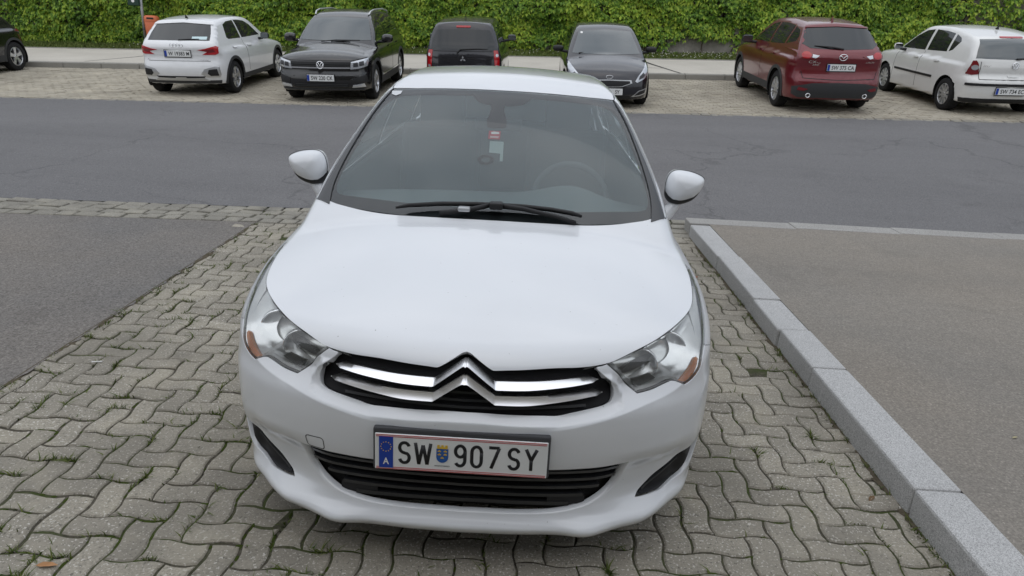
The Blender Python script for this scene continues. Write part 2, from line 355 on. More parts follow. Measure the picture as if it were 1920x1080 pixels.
# ---------------------------------------------------------------- panels cut from a skin
def tri_fill(loops, step, extra=None):
    """triangulate an outline (first loop) with holes on a hexagonal point grid"""
    outer = loops[0]; lo, hi = outer.min(0), outer.max(0); h = step*.866; pts = []
    for j, y in enumerate(np.arange(lo[1]+h*.5, hi[1], h)):
        xs = np.arange(lo[0]+(.5 if j % 2 else 0)*step, hi[0], step); pts.append(np.stack([xs, np.full(len(xs), y)], -1))
    g = np.vstack(pts) if pts else np.zeros((0, 2))
    if len(g):
        keep = inside(g, outer)
        for L in loops[1:]: keep &= ~inside(g, L)
        g = g[keep]
    B = np.vstack(loops)
    if extra is not None and len(extra):
        k = inside(extra, outer)
        for L in loops[1:]: k &= ~inside(extra, L)
        extra = extra[k]; extra = extra[np.array([np.min(((B-e)**2).sum(1)) > (step*.3)**2 for e in extra])]
        for s in range(0, len(extra), 200):
            d = np.min(((g[:, None, :]-extra[None, s:s+200, :])**2).sum(-1), 1); g = g[d > (step*.5)**2]
    if len(g):
        for s in range(0, len(B), 200):
            d = np.min(((g[:, None, :]-B[None, s:s+200, :])**2).sum(-1), 1); g = g[d > (step*.55)**2]
            if not len(g): break
    A = np.vstack([B, g] if extra is None else [B, g, extra]); E = []; k = 0
    for L in loops:
        n = len(L); E += [(k+i, k+(i+1) % n) for i in range(n)]; k += n
    v, e, f, ov, oe, of = delaunay_2d_cdt([Vector(p) for p in A], E, [], 0, 1e-7)
    V = np.array([tuple(p) for p in v]); F = np.array([t for t in f if len(t) == 3])
    c = V[F].mean(1); keep = inside(c, outer)
    for L in loops[1:]: keep &= ~inside(c, L)
    F = F[keep]
    # loop indices in the result
    back = {}
    for i, src in enumerate(ov):
        for s in src: back[s] = i
    LI = []; k = 0
    for L in loops: LI.append([back[k+i] for i in range(len(L)) if (k+i) in back]); k += len(L)
    return V, F, LI
def patch_geo(S, proj, loops, step, off=0.0, skirts=((0, -.012),), gap=.0015, extra=None):
    """returns verts, faces, normals; skirts: one list of (outward, depth) rings per loop"""
    loops = [resample(np.asarray(L, float), step*.8) for L in loops]
    V2, F, LI = tri_fill(loops, step, extra)
    r = PROJ[proj]; o, d, t0, t1 = r(V2); P = S.cast(o, d, t0, t1, off, n=90 if S in (C4, C4P) else 56)
    bad = np.isnan(P[:, 0])
    if bad.any():
        good = np.where(~bad)[0]
        for i in np.where(bad)[0]: P[i] = P[good[np.argmin(((V2[good]-V2[i])**2).sum(1))]]
    Nn = S.grad(P); a, b, c = P[F[:, 0]], P[F[:, 1]], P[F[:, 2]]
    fn = np.cross(b-a, c-a); flip = ((fn*Nn[F].mean(1)).sum(1) < 0); F[flip] = F[flip][:, ::-1]
    area = np.linalg.norm(fn, axis=1); F = F[area > 1e-9]
    Vs, Ns, Fs = [P], [Nn], [F]; nv = len(P); Fq = []
    if len(skirts) and not isinstance(skirts[0], list): skirts = [list(skirts)]*len(loops)
    for L, sk in zip(LI, skirts):
        if not sk: continue
        L = np.array(L); Q = P[L]; n = Nn[L]; tg = np.roll(Q, -1, 0)-np.roll(Q, 1, 0); tg /= np.linalg.norm(tg, axis=1, keepdims=True)+1e-9
        out = np.cross(tg, n); out /= np.linalg.norm(out, axis=1, keepdims=True)+1e-9
        # orient outward: away from patch interior, using the 2D winding
        A = V2[L]; area2 = np.sum(A[:, 0]*np.roll(A[:, 1], -1)-np.roll(A[:, 0], -1)*A[:, 1])
        e0 = Q+out*step*.3; 
        # test with nearest interior points: majority vote
        cen = P.mean(0); 
        m2 = V2[L]; t2 = np.roll(m2, -1, 0)-np.roll(m2, 1, 0); n2 = np.stack([t2[:, 1], -t2[:, 0]], -1); n2 /= np.linalg.norm(n2, axis=1, keepdims=True)+1e-12
        test = m2+n2*step*.05; isin = inside(test, loops[0])
        for L2 in loops[1:]: isin &= ~inside(test, L2)
        o2, d2, a0, a1 = r(m2+n2*step*.4); P3 = S.cast(o2, d2, a0, a1, off, n=60); dv = P3-Q; ok = ~np.isnan(dv[:, 0])
        sg = np.sign(np.nansum((dv*out).sum(1)[ok]*np.where(isin[ok], -1, 1))) or 1
        out = out*sg
        if gap: P[L] = Q-out*gap; Q = P[L]
        prev = Q; pi = None
        ring0 = len(L); idx_prev = np.arange(nv, nv+ring0); Vs.append(Q.copy()); nv += ring0; rows = [Q]; ids = [idx_prev]
        for (ox, dz) in sk:
            R = Q+out*ox+n*dz; rows.append(R); ids.append(np.arange(nv, nv+ring0)); Vs.append(R); nv += ring0
        # normals of the skirt rings
        nr = []
        for q in range(len(rows)):
            a_ = rows[max(q-1, 0)]; b_ = rows[min(q+1, len(rows)-1)]; nn = np.cross(tg, b_-a_); nn /= np.linalg.norm(nn, axis=1, keepdims=True)+1e-9
            s2 = np.sign((nn*(n*.3+out)).sum(1)); s2[s2 == 0] = 1
            nr.append(nn*s2[:, None])
        if len(rows) > 2:
            nr[0] = (nr[0]+n*.8); nr[0] /= np.linalg.norm(nr[0], axis=1, keepdims=True)
        Ns += nr
        for q in range(len(rows)-1):
            for i in range(ring0):
                j = (i+1) % ring0; quad = [ids[q][i], ids[q][j], ids[q+1][j], ids[q+1][i]]
                fa = np.cross(rows[q][j]-rows[q][i], rows[q+1][i]-rows[q][i])
                if (fa*nr[q][i]).sum() < 0: quad = quad[::-1]
                Fq.append(quad)
    return np.vstack(Vs), [tuple(f) for f in F]+[tuple(f) for f in Fq], np.vstack(Ns)
def mirror_geo(g):
    V, F, Nn = g; return V*[-1, 1, 1], [f[::-1] for f in F], Nn*[-1, 1, 1]
def join_geo(*gs):
    V, F, Nn, b = [], [], [], 0
    for g in gs:
        V.append(g[0]); Nn.append(g[2]); F += [tuple(i+b for i in f) for f in g[1]]; b += len(g[0])
    return np.vstack(V), F, np.vstack(Nn)
def geo_obj(name, g, m, parent, weld=False):
    return meshobj(name, g[0], g[1], m, parent, True, g[2])
def patch(name, S, proj, loop, m, parent, step=.03, off=.003, skirts=((0, -.012),), side=1, holes=(), gap=0, mirror=False):
    g = patch_geo(S, proj, [loop]+list(holes), step, off, skirts, gap)
    if side < 0: g = mirror_geo(g)
    return geo_obj(name, g, m, parent)
PROJ = {k: PR(k) for k in ('sph', 'front', 'rear', 'side', 'top', 'slope')}
def dirproj(n, b):
    n = np.array(n, float); n /= np.linalg.norm(n); u = np.cross(n, [1., 0, 0]); u /= np.linalg.norm(u); b = np.array(b, float)
    if u[1] < 0: u = -u
    def r(q): return b+q[:, :1]*np.array([1., 0, 0])+q[:, 1:]*u+n*.9, np.tile(-n, (len(q), 1)), 0, 1.5
    def inv(p): p = np.asarray(p, float); return np.stack([p[..., 0], (p-b)@u], -1)
    return r, inv
# ---------------------------------------------------------------- ground shape: flat forecourt, then the street climbing away
def H(x, y):
    x = np.clip(np.asarray(x, float), -24, 24); y = np.asarray(y, float)
    return (.4807+.0329*x)*np.clip((y-4.7)/8.13, 0, 1)+.078*np.clip(y-12.83, 0, 60)
EX = Vector((1, 0, .0329)).normalized(); EY = Vector((0, 1, .078)); EY = (EY-EX*EX.dot(EY)).normalized(); EZ = EX.cross(EY)
def bg_matrix(x, y, turn=False, lift=0.0, scale=1.0):
    ex, ey = (EX, EY) if not turn else (-EX, -EY)
    M = Matrix(((ex.x, ey.x, EZ.x, x), (ex.y, ey.y, EZ.y, y), (ex.z, ey.z, EZ.z, float(H(x, 12.83))+.078*(y-12.83)+lift), (0, 0, 0, 1)))
    return M @ Matrix.Scale(scale, 4)
def sheet(name, x0, x1, y0, y1, m, dz=0.0, nx=40, ny=30, kind='structure', parent=None, wob=0.0, hfun=H, slant=0.0, far=1.0):
    xs = np.linspace(x0, x1, nx+1); ys = np.linspace(y0, y1, ny+1); X, Y = np.meshgrid(xs, ys); Y = Y+slant*(np.clip(X, -16, 1.75)+2.25)*(far+(1-far)*(Y-y0)/(y1-y0) if far else 1-(Y-y0)/(y1-y0)); Z = hfun(X, Y)+dz
    V = np.stack([X, Y, Z], -1).reshape(-1, 3); i = np.arange(nx*ny); r, c = i//nx, i % nx; a = r*(nx+1)+c
    o = bigmesh(name, V, np.stack([a, a+1, a+nx+2, a+nx+1], -1), m, parent, True)
    if kind and parent is None: tag(o, kind=kind)
    return o
# ---- surface materials
def asphalt(name, col, var=.25, stone=.5, cracks=0.0, tintb=(1.06, 1.0, .92), crack_scale=.35):
    m = mat(name, col, .92, spec=.25); n = N(m); w = n.coord('World')
    fine = n.noise(95, 4, .78, vec=w); mid = n.noise(38, 4, .6, vec=w); big = n.noise(.55, 5, .6, vec=w)
    c = n.mix(n.ramp(fine, [(.36, G(0)), (.64, G(1))]), tuple(v*(1-stone) for v in col), tuple(min(1, v*(1+stone)) for v in col))
    chips = n.ramp(n.noise(75, 1, .5, vec=w), [(.66, G(0)), (.70, G(1))]); c = n.mix(n.math('MULTIPLY', chips, .35), c, tuple(min(1, v*2.3) for v in col))
    c = n.mix(n.ramp(mid, [(.35, G(0)), (.7, G(.35))]), c, tuple(v*.55 for v in col))
    c = n.mix(n.ramp(big, [(.35, G(0)), (.7, G(1))]), c, n.mix(1.0, c, tuple(t*(1+var) for t in tintb), 'MULTIPLY'))
    patch_ = n.ramp(n.noise(1.7, 4, .65, vec=w, dist=.6), [(.55, G(0)), (.75, G(.5))]); c = n.mix(n.math('MULTIPLY', patch_, .55), c, tuple(v*.62 for v in col))
    mpg = n.new('ShaderNodeMapping'); mpg.inputs['Scale'].default_value = (.10, .85, 1); n.link(w, mpg.inputs[0]); tr_ = n.noise(1.0, 4, .6, vec=mpg.outputs[0])
    c = n.mix(n.ramp(tr_, [(.35, G(.0)), (.68, G(.55))]), c, n.mix(1.0, c, (.78, .78, .79), 'MULTIPLY'))
    st_ = n.ramp(n.noise(.9, 6, .7, vec=w, dist=.8), [(.60, G(0)), (.72, G(.5))]); c = n.mix(st_, c, n.mix(1.0, c, (.66, .65, .64), 'MULTIPLY'))
    h = n.math('ADD', n.math('MULTIPLY', fine, .7), mid)
    if cracks:
        wob = n.new('ShaderNodeTexNoise'); wob.inputs['Scale'].default_value = 2.2; wob.inputs['Detail'].default_value = 6; n.link(w, wob.inputs['Vector'])
        vm = n.new('ShaderNodeVectorMath'); vm.operation = 'MULTIPLY_ADD'; n.link(wob.outputs[1], vm.inputs[0]); vm.inputs[1].default_value = (.9, .9, 0); n.link(w, vm.inputs[2])
        vo = n.new('ShaderNodeTexVoronoi'); vo.feature = 'DISTANCE_TO_EDGE'; vo.inputs['Scale'].default_value = crack_scale; n.link(vm.outputs[0], vo.inputs['Vector'])
        ln = n.ramp(vo.outputs['Distance'], [(0, G(1)), (.003, G(1)), (.007, G(0))]); mask = n.ramp(n.noise(.5, 3, .5, vec=w), [(.42, G(0)), (.52, G(1))])
        cf = n.math('MULTIPLY', ln, n.math('MULTIPLY', mask, cracks)); c = n.mix(cf, c, tuple(v*.28 for v in col)); h = n.math('SUBTRACT', h, n.math('MULTIPLY', cf, 2.0))
    n.base(c); n.bump(h, .55, .006); return m
def paver_mat(name, a, b, chip=.5, moss=0.0):
    m = mat(name, a, .9, spec=.3); n = N(m); w = n.coord('World'); oi = n.new('ShaderNodeObjectInfo'); gi = n.coord('World')
    isl = n._geo.outputs['Random Per Island']
    rnd = n.math('FRACT', n.math('ADD', oi.outputs['Random'], isl))
    c = n.mix(rnd, a, b); fine = n.noise(120, 4, .75, vec=w); chips = n.ramp(n.noise(105, 1.5, .5, vec=w), [(.62, G(0)), (.66, G(1))])
    c = n.mix(n.ramp(fine, [(.38, G(.0)), (.62, G(.7))]), c, tuple(v*.50 for v in a)); c = n.mix(n.math('MULTIPLY', chips, chip), c, (.66, .63, .57))
    dk = n.ramp(n.noise(80, 2, .5, vec=w), [(.63, G(0)), (.68, G(1))]); c = n.mix(n.math('MULTIPLY', dk, .6), c, (.06, .057, .05))
    big = n.ramp(n.noise(1.1, 5, .62, vec=w), [(.42, G(0)), (.70, G(.75))]); c = n.mix(big, c, tuple(v*.60 for v in b)); oil = n.ramp(n.noise(.8, 5, .7, vec=w, dist=1.2), [(.60, G(0)), (.68, G(.5))]); c = n.mix(oil, c, tuple(v*.42 for v in b))
    pale = n.ramp(n.noise(2.7, 4, .6, vec=w), [(.5, G(0)), (.8, G(.4))]); c = n.mix(pale, c, (a[0]*1.3, a[1]*1.28, a[2]*1.2))
    n.base(c); n.bump(n.math('ADD', fine, n.noise(45, 3, .6, vec=w)), .5, .004); return m
def granite(name, col, amp=.55):
    m = mat(name, col, .8, spec=.35); n = N(m); w = n.coord('World')
    f1 = n.noise(260, 2, .6, vec=w); c = n.mix(n.ramp(f1, [(.36, G(0)), (.60, G(1))]), tuple(v*(1-amp) for v in col), tuple(min(1, v*(1+amp*.55)) for v in col))
    dk = n.ramp(n.noise(150, 2, .5, vec=w), [(.60, G(0)), (.66, G(1))]); c = n.mix(n.math('MULTIPLY', dk, .4), c, (.09, .09, .09))
    st = n.ramp(n.noise(1.6, 5, .65, vec=w), [(.45, G(0)), (.75, G(.45))]); c = n.mix(st, c, tuple(v*.62 for v in col))
    n.base(c); n.bump(n.math('ADD', f1, n.noise(30, 4, .6, vec=w)), .35, .004); return m
M_ROAD = asphalt('road asphalt', (.172, .169, .170), .06, .36, .28, (1.0, 1.0, 1.0), .30)
M_DRIVE = asphalt('forecourt asphalt', (.182, .174, .166), .16, .50, 0)
M_WALK = asphalt('pavement asphalt', (.250, .232, .206), .08, .28, 0, (1.04, 1.0, .95))
M_SOIL = mat('soil', (.045, .04, .032), 1.0, spec=.1); _n = N(M_SOIL); _w = _n.coord('World')
_c = _n.mix(_n.ramp(_n.noise(60, 4, .7, vec=_w), [(.3, G(0)), (.7, G(1))]), (.045, .04, .032), (.13, .118, .092)); _c = _n.mix(_n.ramp(_n.noise(2.2, 5, .7, vec=_w), [(.47, G(0)), (.60, G(.85))]), _c, (.055, .075, .022))
_n.base(_c); _n.bump(_n.noise(80, 4, .7, vec=_w), .6, .01)
M_PAVER = paver_mat('wavy paver', (.43, .395, .325), (.285, .262, .218), .75)
M_FARP = paver_mat('parking paver', (.50, .455, .37), (.415, .375, .30), .2)
M_SETT = paver_mat('stone sett', (.36, .34, .29), (.27, .255, .22), .35)
M_GRAN = granite('kerb granite', (.47, .468, .462), .38); M_GRAN2 = granite('flush kerb granite', (.36, .35, .33)); M_KERBF = granite('far kerb concrete', (.30, .29, .26), .25)
M_CONC = mat('pavement concrete', (.42, .39, .35), .9, spec=.25); _n = N(M_CONC); _w = _n.coord('World')
_c = _n.mix(_n.ramp(_n.noise(.7, 6, .65, vec=_w), [(.3, G(0)), (.75, G(1))]), (.60, .565, .50), (.47, .44, .385)); _c = _n.mix(_n.ramp(_n.noise(60, 3, .6, vec=_w), [(.4, G(0)), (.7, G(.4))]), _c, (.25, .235, .21)); _n.base(_c)
M_GRASS = mat('grass blade', (.085, .12, .028), .8, spec=.2); _n = N(M_GRASS); _n.coord('World')
_n.base(_n.mix(_n._geo.outputs['Random Per Island'], (.055, .095, .018), (.15, .17, .05)))
M_LAWN = mat('lawn soil', (.06, .075, .025), 1, spec=.1); _n = N(M_LAWN); _n.base(_n.mix(_n.noise(9, 5, .7, 'World', _n.coord('World')), (.035, .055, .012), (.12, .12, .055)))
# ---- sheets
sheet('ground', -160, 160, -60, 160, M_SOIL, -.06, 60, 60)
sheet('road', -70, 70, 4.80, 11.72, M_ROAD, .004, 280, 28, slant=.08, far=0)
fc = sheet('forecourt', -16, -2.25, -7, 4.22, M_DRIVE, .005, 20, 400, slant=.08)
for v in fc.data.vertices:
    if v.co.x > -2.3: v.co.x += .010*math.sin(v.co.y*9.1)*math.sin(v.co.y*23.7+1)+random.gauss(0, .005)
paving = sheet('paving_bed', -2.4, 1.80, -1.6, 4.62, M_SOIL, -.0065, 8, 10)
parking = sheet('parking_bed', -60, 60, 11.66, 16.9, M_FARP, -.006, 120, 12)
def raised(x, y): return H(x, y)
sheet('pavement', 1.88, 16, -7, 4.72, M_WALK, .118, 10, 12)
walk = sheet('far_pavement', -60, 60, 16.98, 20.32, M_CONC, .135, 120, 6)
lawn = sheet('verge', -60, 60, 20.30, 22.9, M_LAWN, .11, 120, 5)
# ---- wavy herringbone pavers
PW = .1035; AMP = .0088; PX0, PY0 = -2.30, -1.25
def warp(p): return np.stack([p[:, 0]+AMP*np.sin(np.pi*p[:, 1]/PW), p[:, 1]+AMP*np.sin(np.pi*p[:, 0]/PW)], -1)
def paver_mesh(hor, pa, pb):
    w, h = (2, 1) if hor else (1, 2); n1, n2 = (6, 3) if hor else (3, 6); g = .0042
    b = [(w*i/n1, 0) for i in range(n1)]+[(w, h*i/n2) for i in range(n2)]+[(w-w*i/n1, h) for i in range(n1)]+[(0, h-h*i/n2) for i in range(n2)]
    b = np.array(b, float)+[pa, pb]; q = warp(b*PW)-np.array([pa, pb])*PW; c = np.array([w, h])*PW/2; q = q-c
    t = np.roll(q, -1, 0)-np.roll(q, 1, 0); nn = np.stack([-t[:, 1], t[:, 0]], -1); nn /= np.linalg.norm(nn, axis=1, keepdims=True)
    r0, r1 = q+nn*g, q+nn*(g+.0065); N_ = len(q)
    V = np.vstack([np.c_[r1, np.zeros(N_)], np.c_[r0, np.full(N_, -.0050)], np.c_[r0, np.full(N_, -.016)]])
    F = [tuple(range(N_))]+[(N_+i, N_+(i+1) % N_, (i+1) % N_, i) for i in range(N_)]+[(2*N_+i, 2*N_+(i+1) % N_, N_+(i+1) % N_, N_+i) for i in range(N_)]
    return V, F
PM = {(h, p, q): paver_mesh(h, p, q) for h in (0, 1) for p in (0, 1) for q in (0, 1)}
places = []
for k in range(-60, 140):
    for l in range(-60, 60):
        for hor in (1, 0):
            a, b = (k+2*l, k-2*l) if hor else (k+2*l, k-2*l+1)
            x = PX0+a*PW+(PW if hor else PW/2); y = PY0+b*PW+(PW/2 if hor else PW)
            if -2.36 < x < 1.76 and -1.2 < y < 4.24+.08*(x+2.25): places.append((x, y, hor, (a if hor else a) % 2, a, b))
def vis(p):
    x, y = p[0], p[1]
    if abs(x) < .80 and .25 < y < 4.3: return 9e9
    d = np.array([x, y, 0])-CAM; zc = d@_f
    u, v = 1314.07*(d@_r2)/zc, 1314.07*(d@_u2)/zc
    return zc if (abs(u) < 985 and abs(v) < 560) else 8e9
places.sort(key=vis)
meshes = {}
for key, (V, F) in PM.items():
    me = bpy.data.meshes.new('paver'); me.from_pydata([tuple(v) for v in V], [], F); me.materials.append(M_PAVER); me.update(); meshes[key] = me
bigV, bigF, nb = [], [], 0
for i, (x, y, hor, par, a, b) in enumerate(places):
    dz = RNG.normal(0, .0018)-(.004 if RNG.uniform() < .05 else 0); tx, ty = RNG.normal(0, .010, 2)
    key = (hor, a % 2, b % 2)
    if i < 298:
        o = bpy.data.objects.new('paver', meshes[key]); o.location = (x, y, dz); o.rotation_euler = (tx, ty, 0); link(o, paving)
    else:
        V, F = PM[key]; V = V+np.array([x, y, 0]); V[:, 2] += dz+ty*(V[:, 0]-x)+tx*(V[:, 1]-y)
        bigV.append(V); bigF += [tuple(j+nb for j in f) for f in F]; nb += len(V)
tag(meshobj('distant_pavers', np.vstack(bigV), bigF, M_PAVER, paving), kind='stuff')
# ---- strip of stone setts along the road edge
strip = sheet('sett_strip', -9, 1.72, 4.19, 4.86, M_SOIL, -.008, 20, 3, slant=.08)
def sett_mesh(w, d, r):
    V = []; n = 4
    for (sx, sy) in ((-1, -1), (1, -1), (1, 1), (-1, 1)): V.append((sx*w/2+RNG.normal(0, r), sy*d/2+RNG.normal(0, r), -.02))
    V += [(v[0]*.97, v[1]*.97, .004) for v in V[:4]]; V += [(v[0]*.86, v[1]*.84, .010) for v in V[:4]]
    F = [(8, 9, 10, 11)]+[(i, (i+1) % 4, 4+(i+1) % 4, 4+i) for i in range(4)]+[(4+i, 4+(i+1) % 4, 8+(i+1) % 4, 8+i) for i in range(4)]
    return V, F
SM = []
for _ in range(7):
    V, F = sett_mesh(.17, .135, .005); me = bpy.data.meshes.new('sett'); me.from_pydata(V, [], F); me.materials.append(M_SETT); me.update(); SM.append(me)
rows = []
for r in range(4):
    x = -8.9+RNG.uniform(0, .1); yb = 4.292+r*.147
    while x < 1.66:
        w = RNG.uniform(.14, .22); yy = yb+.08*(x+2.25)
        rows.append((x+w/2, yy, w)); x += w+.012
rows.sort(key=lambda q: abs(q[0]+3.3)); bigV, bigF, nb = [], [], 0
for i, (x, y, w) in enumerate(rows):
    z = float(H(x, y))+RNG.normal(.003, .003)
    if i < 170:
        o = bpy.data.objects.new('sett', SM[i % 7]); o.location = (x, y, z); o.scale = (w/.17, 1, 1); o.rotation_euler = (RNG.normal(0, .02), RNG.normal(0, .02), RNG.normal(0, .03)); link(o, strip)
    else:
        V, F = sett_mesh(w, .135, .005); bigV += [(v[0]+x, v[1]+y, v[2]+z) for v in V]; bigF += [tuple(j+nb for j in f) for f in F]; nb += 12
tag(meshobj('outer_setts', bigV, bigF, M_SETT, strip), kind='stuff')
# ---- granite kerb of the right-hand pavement
kerb = tag(empty('kerb', (1.7, 1.5, 0)), kind='structure')
def stone(name, x0, x1, y0, y1, z0, z1, m, parent, bev=.012, jit=.004):
    mb = MB(); j = lambda: RNG.normal(0, jit)
    V = [(x0, y0, z0), (x1, y0, z0), (x1, y1, z0), (x0, y1, z0), (x0+j(), y0, z1+j()*.5), (x1, y0, z1), (x1, y1, z1), (x0+j(), y1, z1+j()*.5)]
    mb.add(V, [(3, 2, 1, 0), (4, 5, 6, 7), (0, 1, 5, 4), (1, 2, 6, 5), (2, 3, 7, 6), (3, 0, 4, 7)])
    o = mb.build(name, m, None, bevel=bev, seg=2)
    loc = Vector((x0, y0, 0)); o.data.transform(Matrix.Translation(-loc)); o.location = loc-(parent.location if parent else Vector()); o.parent = parent; return o
js = [-3.5, -2.5, -1.5, -.52, .49, 1.55, 2.08, 2.60, 3.58, 4.60]
for a, b in zip(js[:-1], js[1:]): stone('kerb_stone', 1.702+RNG.normal(0, .003), 1.885, a+.003, b-.003, -.10, .122+RNG.normal(0, .002), M_GRAN, kerb)
fk = tag(empty('flush_kerb', (4.0, 4.8, 0)), kind='structure'); x = 1.702
while x < 15:
    s = stone('kerb_stone', x+.003, x+.997, 4.63+.03*(x-1.7), 4.86+.03*(x-1.7), -.1, .124+.012*(x-1.7)*0, M_GRAN2, fk, .01); x += 1.0
# ---- far side: gutter setts, lot pavers, kerb
bigV, bigF, nb = [], [], 0
def addbox(x, y, w, d, z, hh):
    global nb
    c = [(x-w/2, y-d/2), (x+w/2, y-d/2), (x+w/2, y+d/2), (x-w/2, y+d/2)]
    for s, dz in ((1, -.02), (1, hh-.004), (.92, hh)):
        for (px, py) in c: qx, qy = x+(px-x)*s, y+(py-y)*s; bigV.append((qx, qy, float(H(qx, qy))+z+dz))
    b = nb; nb += 12
    bigF.extend([(b+8, b+9, b+10, b+11)]+[(b+i, b+(i+1) % 4, b+4+(i+1) % 4, b+4+i) for i in range(4)]+[(b+4+i, b+4+(i+1) % 4, b+8+(i+1) % 4, b+8+i) for i in range(4)])
def fill(y0, y1, x0, x1, L, D, name, m, parent, gap=.012, jz=.003, jx=0):
    global bigV, bigF, nb
    bigV, bigF, nb = [], [], 0; r = 0; y = y0
    while y < y1-.02:
        x = x0+(L/2 if r % 2 else 0)
        while x < x1:
            w = L*(1+RNG.normal(0, jx)); addbox(x, y+D/2+RNG.normal(0, jx*.06), w-gap, D-gap, RNG.normal(0, jz), .004); x += w
        y += D; r += 1
    return tag(meshobj(name, bigV, bigF, m, parent), kind='stuff')
fill(11.86, 16.80, -22, 20, .205, .14, 'parking_pavers', M_FARP, parking, .014)
fill(11.64, 11.84, -22, 20, .17, .20, 'gutter_setts', M_SETT, parking, .03, .006, .15)
fkb = tag(empty('far_kerb', (0, 16.9, .8)), kind='structure'); x = -28.
while x < 24:
    mb = MB(); y0, y1 = 16.80, 16.97; V = []
    for yy in (y0, y1):
        for xx in (x+.004, x+.996):
            for zz in (-.05, .138): V.append((xx-0, yy-16.9, float(H(xx, yy))+zz-.8))
    mb.add(V, [(0, 2, 3, 1), (4, 5, 7, 6), (1, 3, 7, 5), (0, 1, 5, 4), (2, 6, 7, 3)]); mb.build('kerb_stone', M_KERBF, fkb, bevel=.02, seg=2); x += 1.0
bk = tag(empty('edging_kerb', (0, 20.3, 1)), kind='structure'); x = -28.
while x < 24:
    mb = MB(); V = []
    for yy in (20.28, 20.36):
        for xx in (x+.006, x+.994):
            for zz in (-.05, .155): V.append((xx, yy-20.3, float(H(xx, yy))+zz-1))
    mb.add(V, [(0, 2, 3, 1), (4, 5, 7, 6), (1, 3, 7, 5), (0, 1, 5, 4), (2, 6, 7, 3)]); mb.build('kerb_stone', M_KERBF, bk); x += 1.0
# tar joints and a repaired patch on the far pavement
M_TAR = mat('tar', (.06, .058, .055), .8)
def groundstrip(name, pts, w, m, parent, dz):
    mb = MB(); L = []
    for i, (x, y) in enumerate(pts):
        t = Vector(pts[min(i+1, len(pts)-1)])-Vector(pts[max(i-1, 0)]); t.normalize(); nrm = Vector((-t.y, t.x)); ww = w*RNG.uniform(.7, 1.2)
        L.append([(x+nrm.x*ww/2, y+nrm.y*ww/2, float(H(x, y))+dz), (x-nrm.x*ww/2, y-nrm.y*ww/2, float(H(x, y))+dz)])
    mb.sheet([[q[0] for q in L], [q[1] for q in L]][::-1]); return mb.build(name, m, parent)
groundstrip('tar_joint', [(3.25, 20.28), (3.45, 19.0), (3.72, 17.8), (3.9, 16.99)], .10, M_TAR, walk, .139)
groundstrip('crack', [(2.0, 18.3), (2.5, 18.15), (3.0, 18.2), (3.62, 18.0)], .035, M_TAR, walk, .138)
groundstrip('crack', [(2.7, 18.2), (2.8, 17.6), (2.65, 17.4)], .03, M_TAR, walk, .138)
groundstrip('tar_joint', [(-11.6, 17.1), (-10.9, 18.4), (-10.4, 20.2)], .06, M_TAR, walk, .138)
M_PATCH = asphalt('repair patch', (.20, .19, .17), .1, .3, 0)
mb = MB(); mb.sheet([[(x, y, float(H(x, y))+.140) for x in np.linspace(-9.3, -6.9, 5)] for y in (17.05, 18.3)]); mb.build('repair_patch', M_PATCH, walk)

# dirt gathered at the kerb foot and along the asphalt edge
M_DIRT = mat('gutter dirt', (.10, .085, .062), 1.0, spec=.1); _n = N(M_DIRT); _w = _n.coord('World'); _n.base(_n.mix(_n.noise(55, 4, .7, vec=_w), (.05, .042, .03), (.17, .145, .105))); _n.bump(_n.noise(90, 3, .7, vec=_w), .7, .008)
for nm, xa, xb, y0, y1 in (('kerb_dirt', 1.655, 1.706, -1.2, 4.55), ('edge_dirt', -2.262, -2.222, -1.2, 4.2)):
    Y = np.arange(y0, y1, .02); a_ = .5+.5*np.sin(Y*5.3)*np.sin(Y*13.1+.7); j_ = RNG.normal(0, .004, len(Y)); mb = MB()
    if nm == 'kerb_dirt': L_ = [(xb-(.006+.040*v)+j, y, -.0015) for y, v, j in zip(Y, a_, j_)]; R_ = [(xb, y, .005) for y in Y]
    else: L_ = [(xa, y, .0065) for y in Y]; R_ = [(xa+.010+.030*v+j, y, -.001) for y, v, j in zip(Y, a_, j_)]
    mb.sheet([R_, L_]); tag(mb.build(nm, M_DIRT, smooth=True), kind='stuff')
# ---------------------------------------------------------------- shared car materials
M_BLACK = mat('black plastic', (.012, .012, .013), .55); M_TRIM = mat('dark grey trim', (.035, .036, .038), .6)
M_TYRE = mat('tyre rubber', (.018, .018, .019), .8, spec=.3); M_ALLOY = mat('alloy', (.62, .63, .65), .28, .9); M_DALLOY = mat('dark alloy', (.06, .06, .065), .4, .6)
M_CHROME = mat('chrome', (.83, .84, .86), .06, 1.0); M_SATIN = mat('satin silver', (.55, .56, .57), .35, .8); M_RED = mat('red lens', (.42, .008, .012), .12, coat=1); M_DRED = mat('dark red lens', (.16, .004, .008), .12, coat=1)
M_CLEAR = mat('clear lamp lens', (.55, .57, .6), .12, .55, 1); M_WHITE = mat('white plastic', (.78, .78, .76), .4); M_PLATE = mat('number plate white', (.72, .73, .72), .4, coat=.3)
M_INK = mat('plate lettering', (.012, .012, .014), .5); M_EU = mat('plate blue band', (.012, .05, .33), .4); M_GOLD = mat('gold print', (.65, .42, .05), .5); M_LINE = mat('plate red line', (.45, .03, .04), .5); M_CREST = mat('crest blue', (.02, .10, .35), .5)
M_GLASSD = mat('dark car glass', (.010, .013, .014), .03, 0, .5, .5, 1.45, .0); M_GLASSB = mat('car window glass', (.045, .058, .062), .03, 0, .8, .6, 1.55, .0); M_WELL = mat('wheel well', (.006, .006, .006), 1.0)
M_MIRR = mat('mirror glass', (.22, .24, .25), .08, .9); M_LAMPIN = mat('lamp housing', (.05, .05, .055), .3); M_AMBER = mat('amber lens', (.75, .24, .03), .15, coat=1)
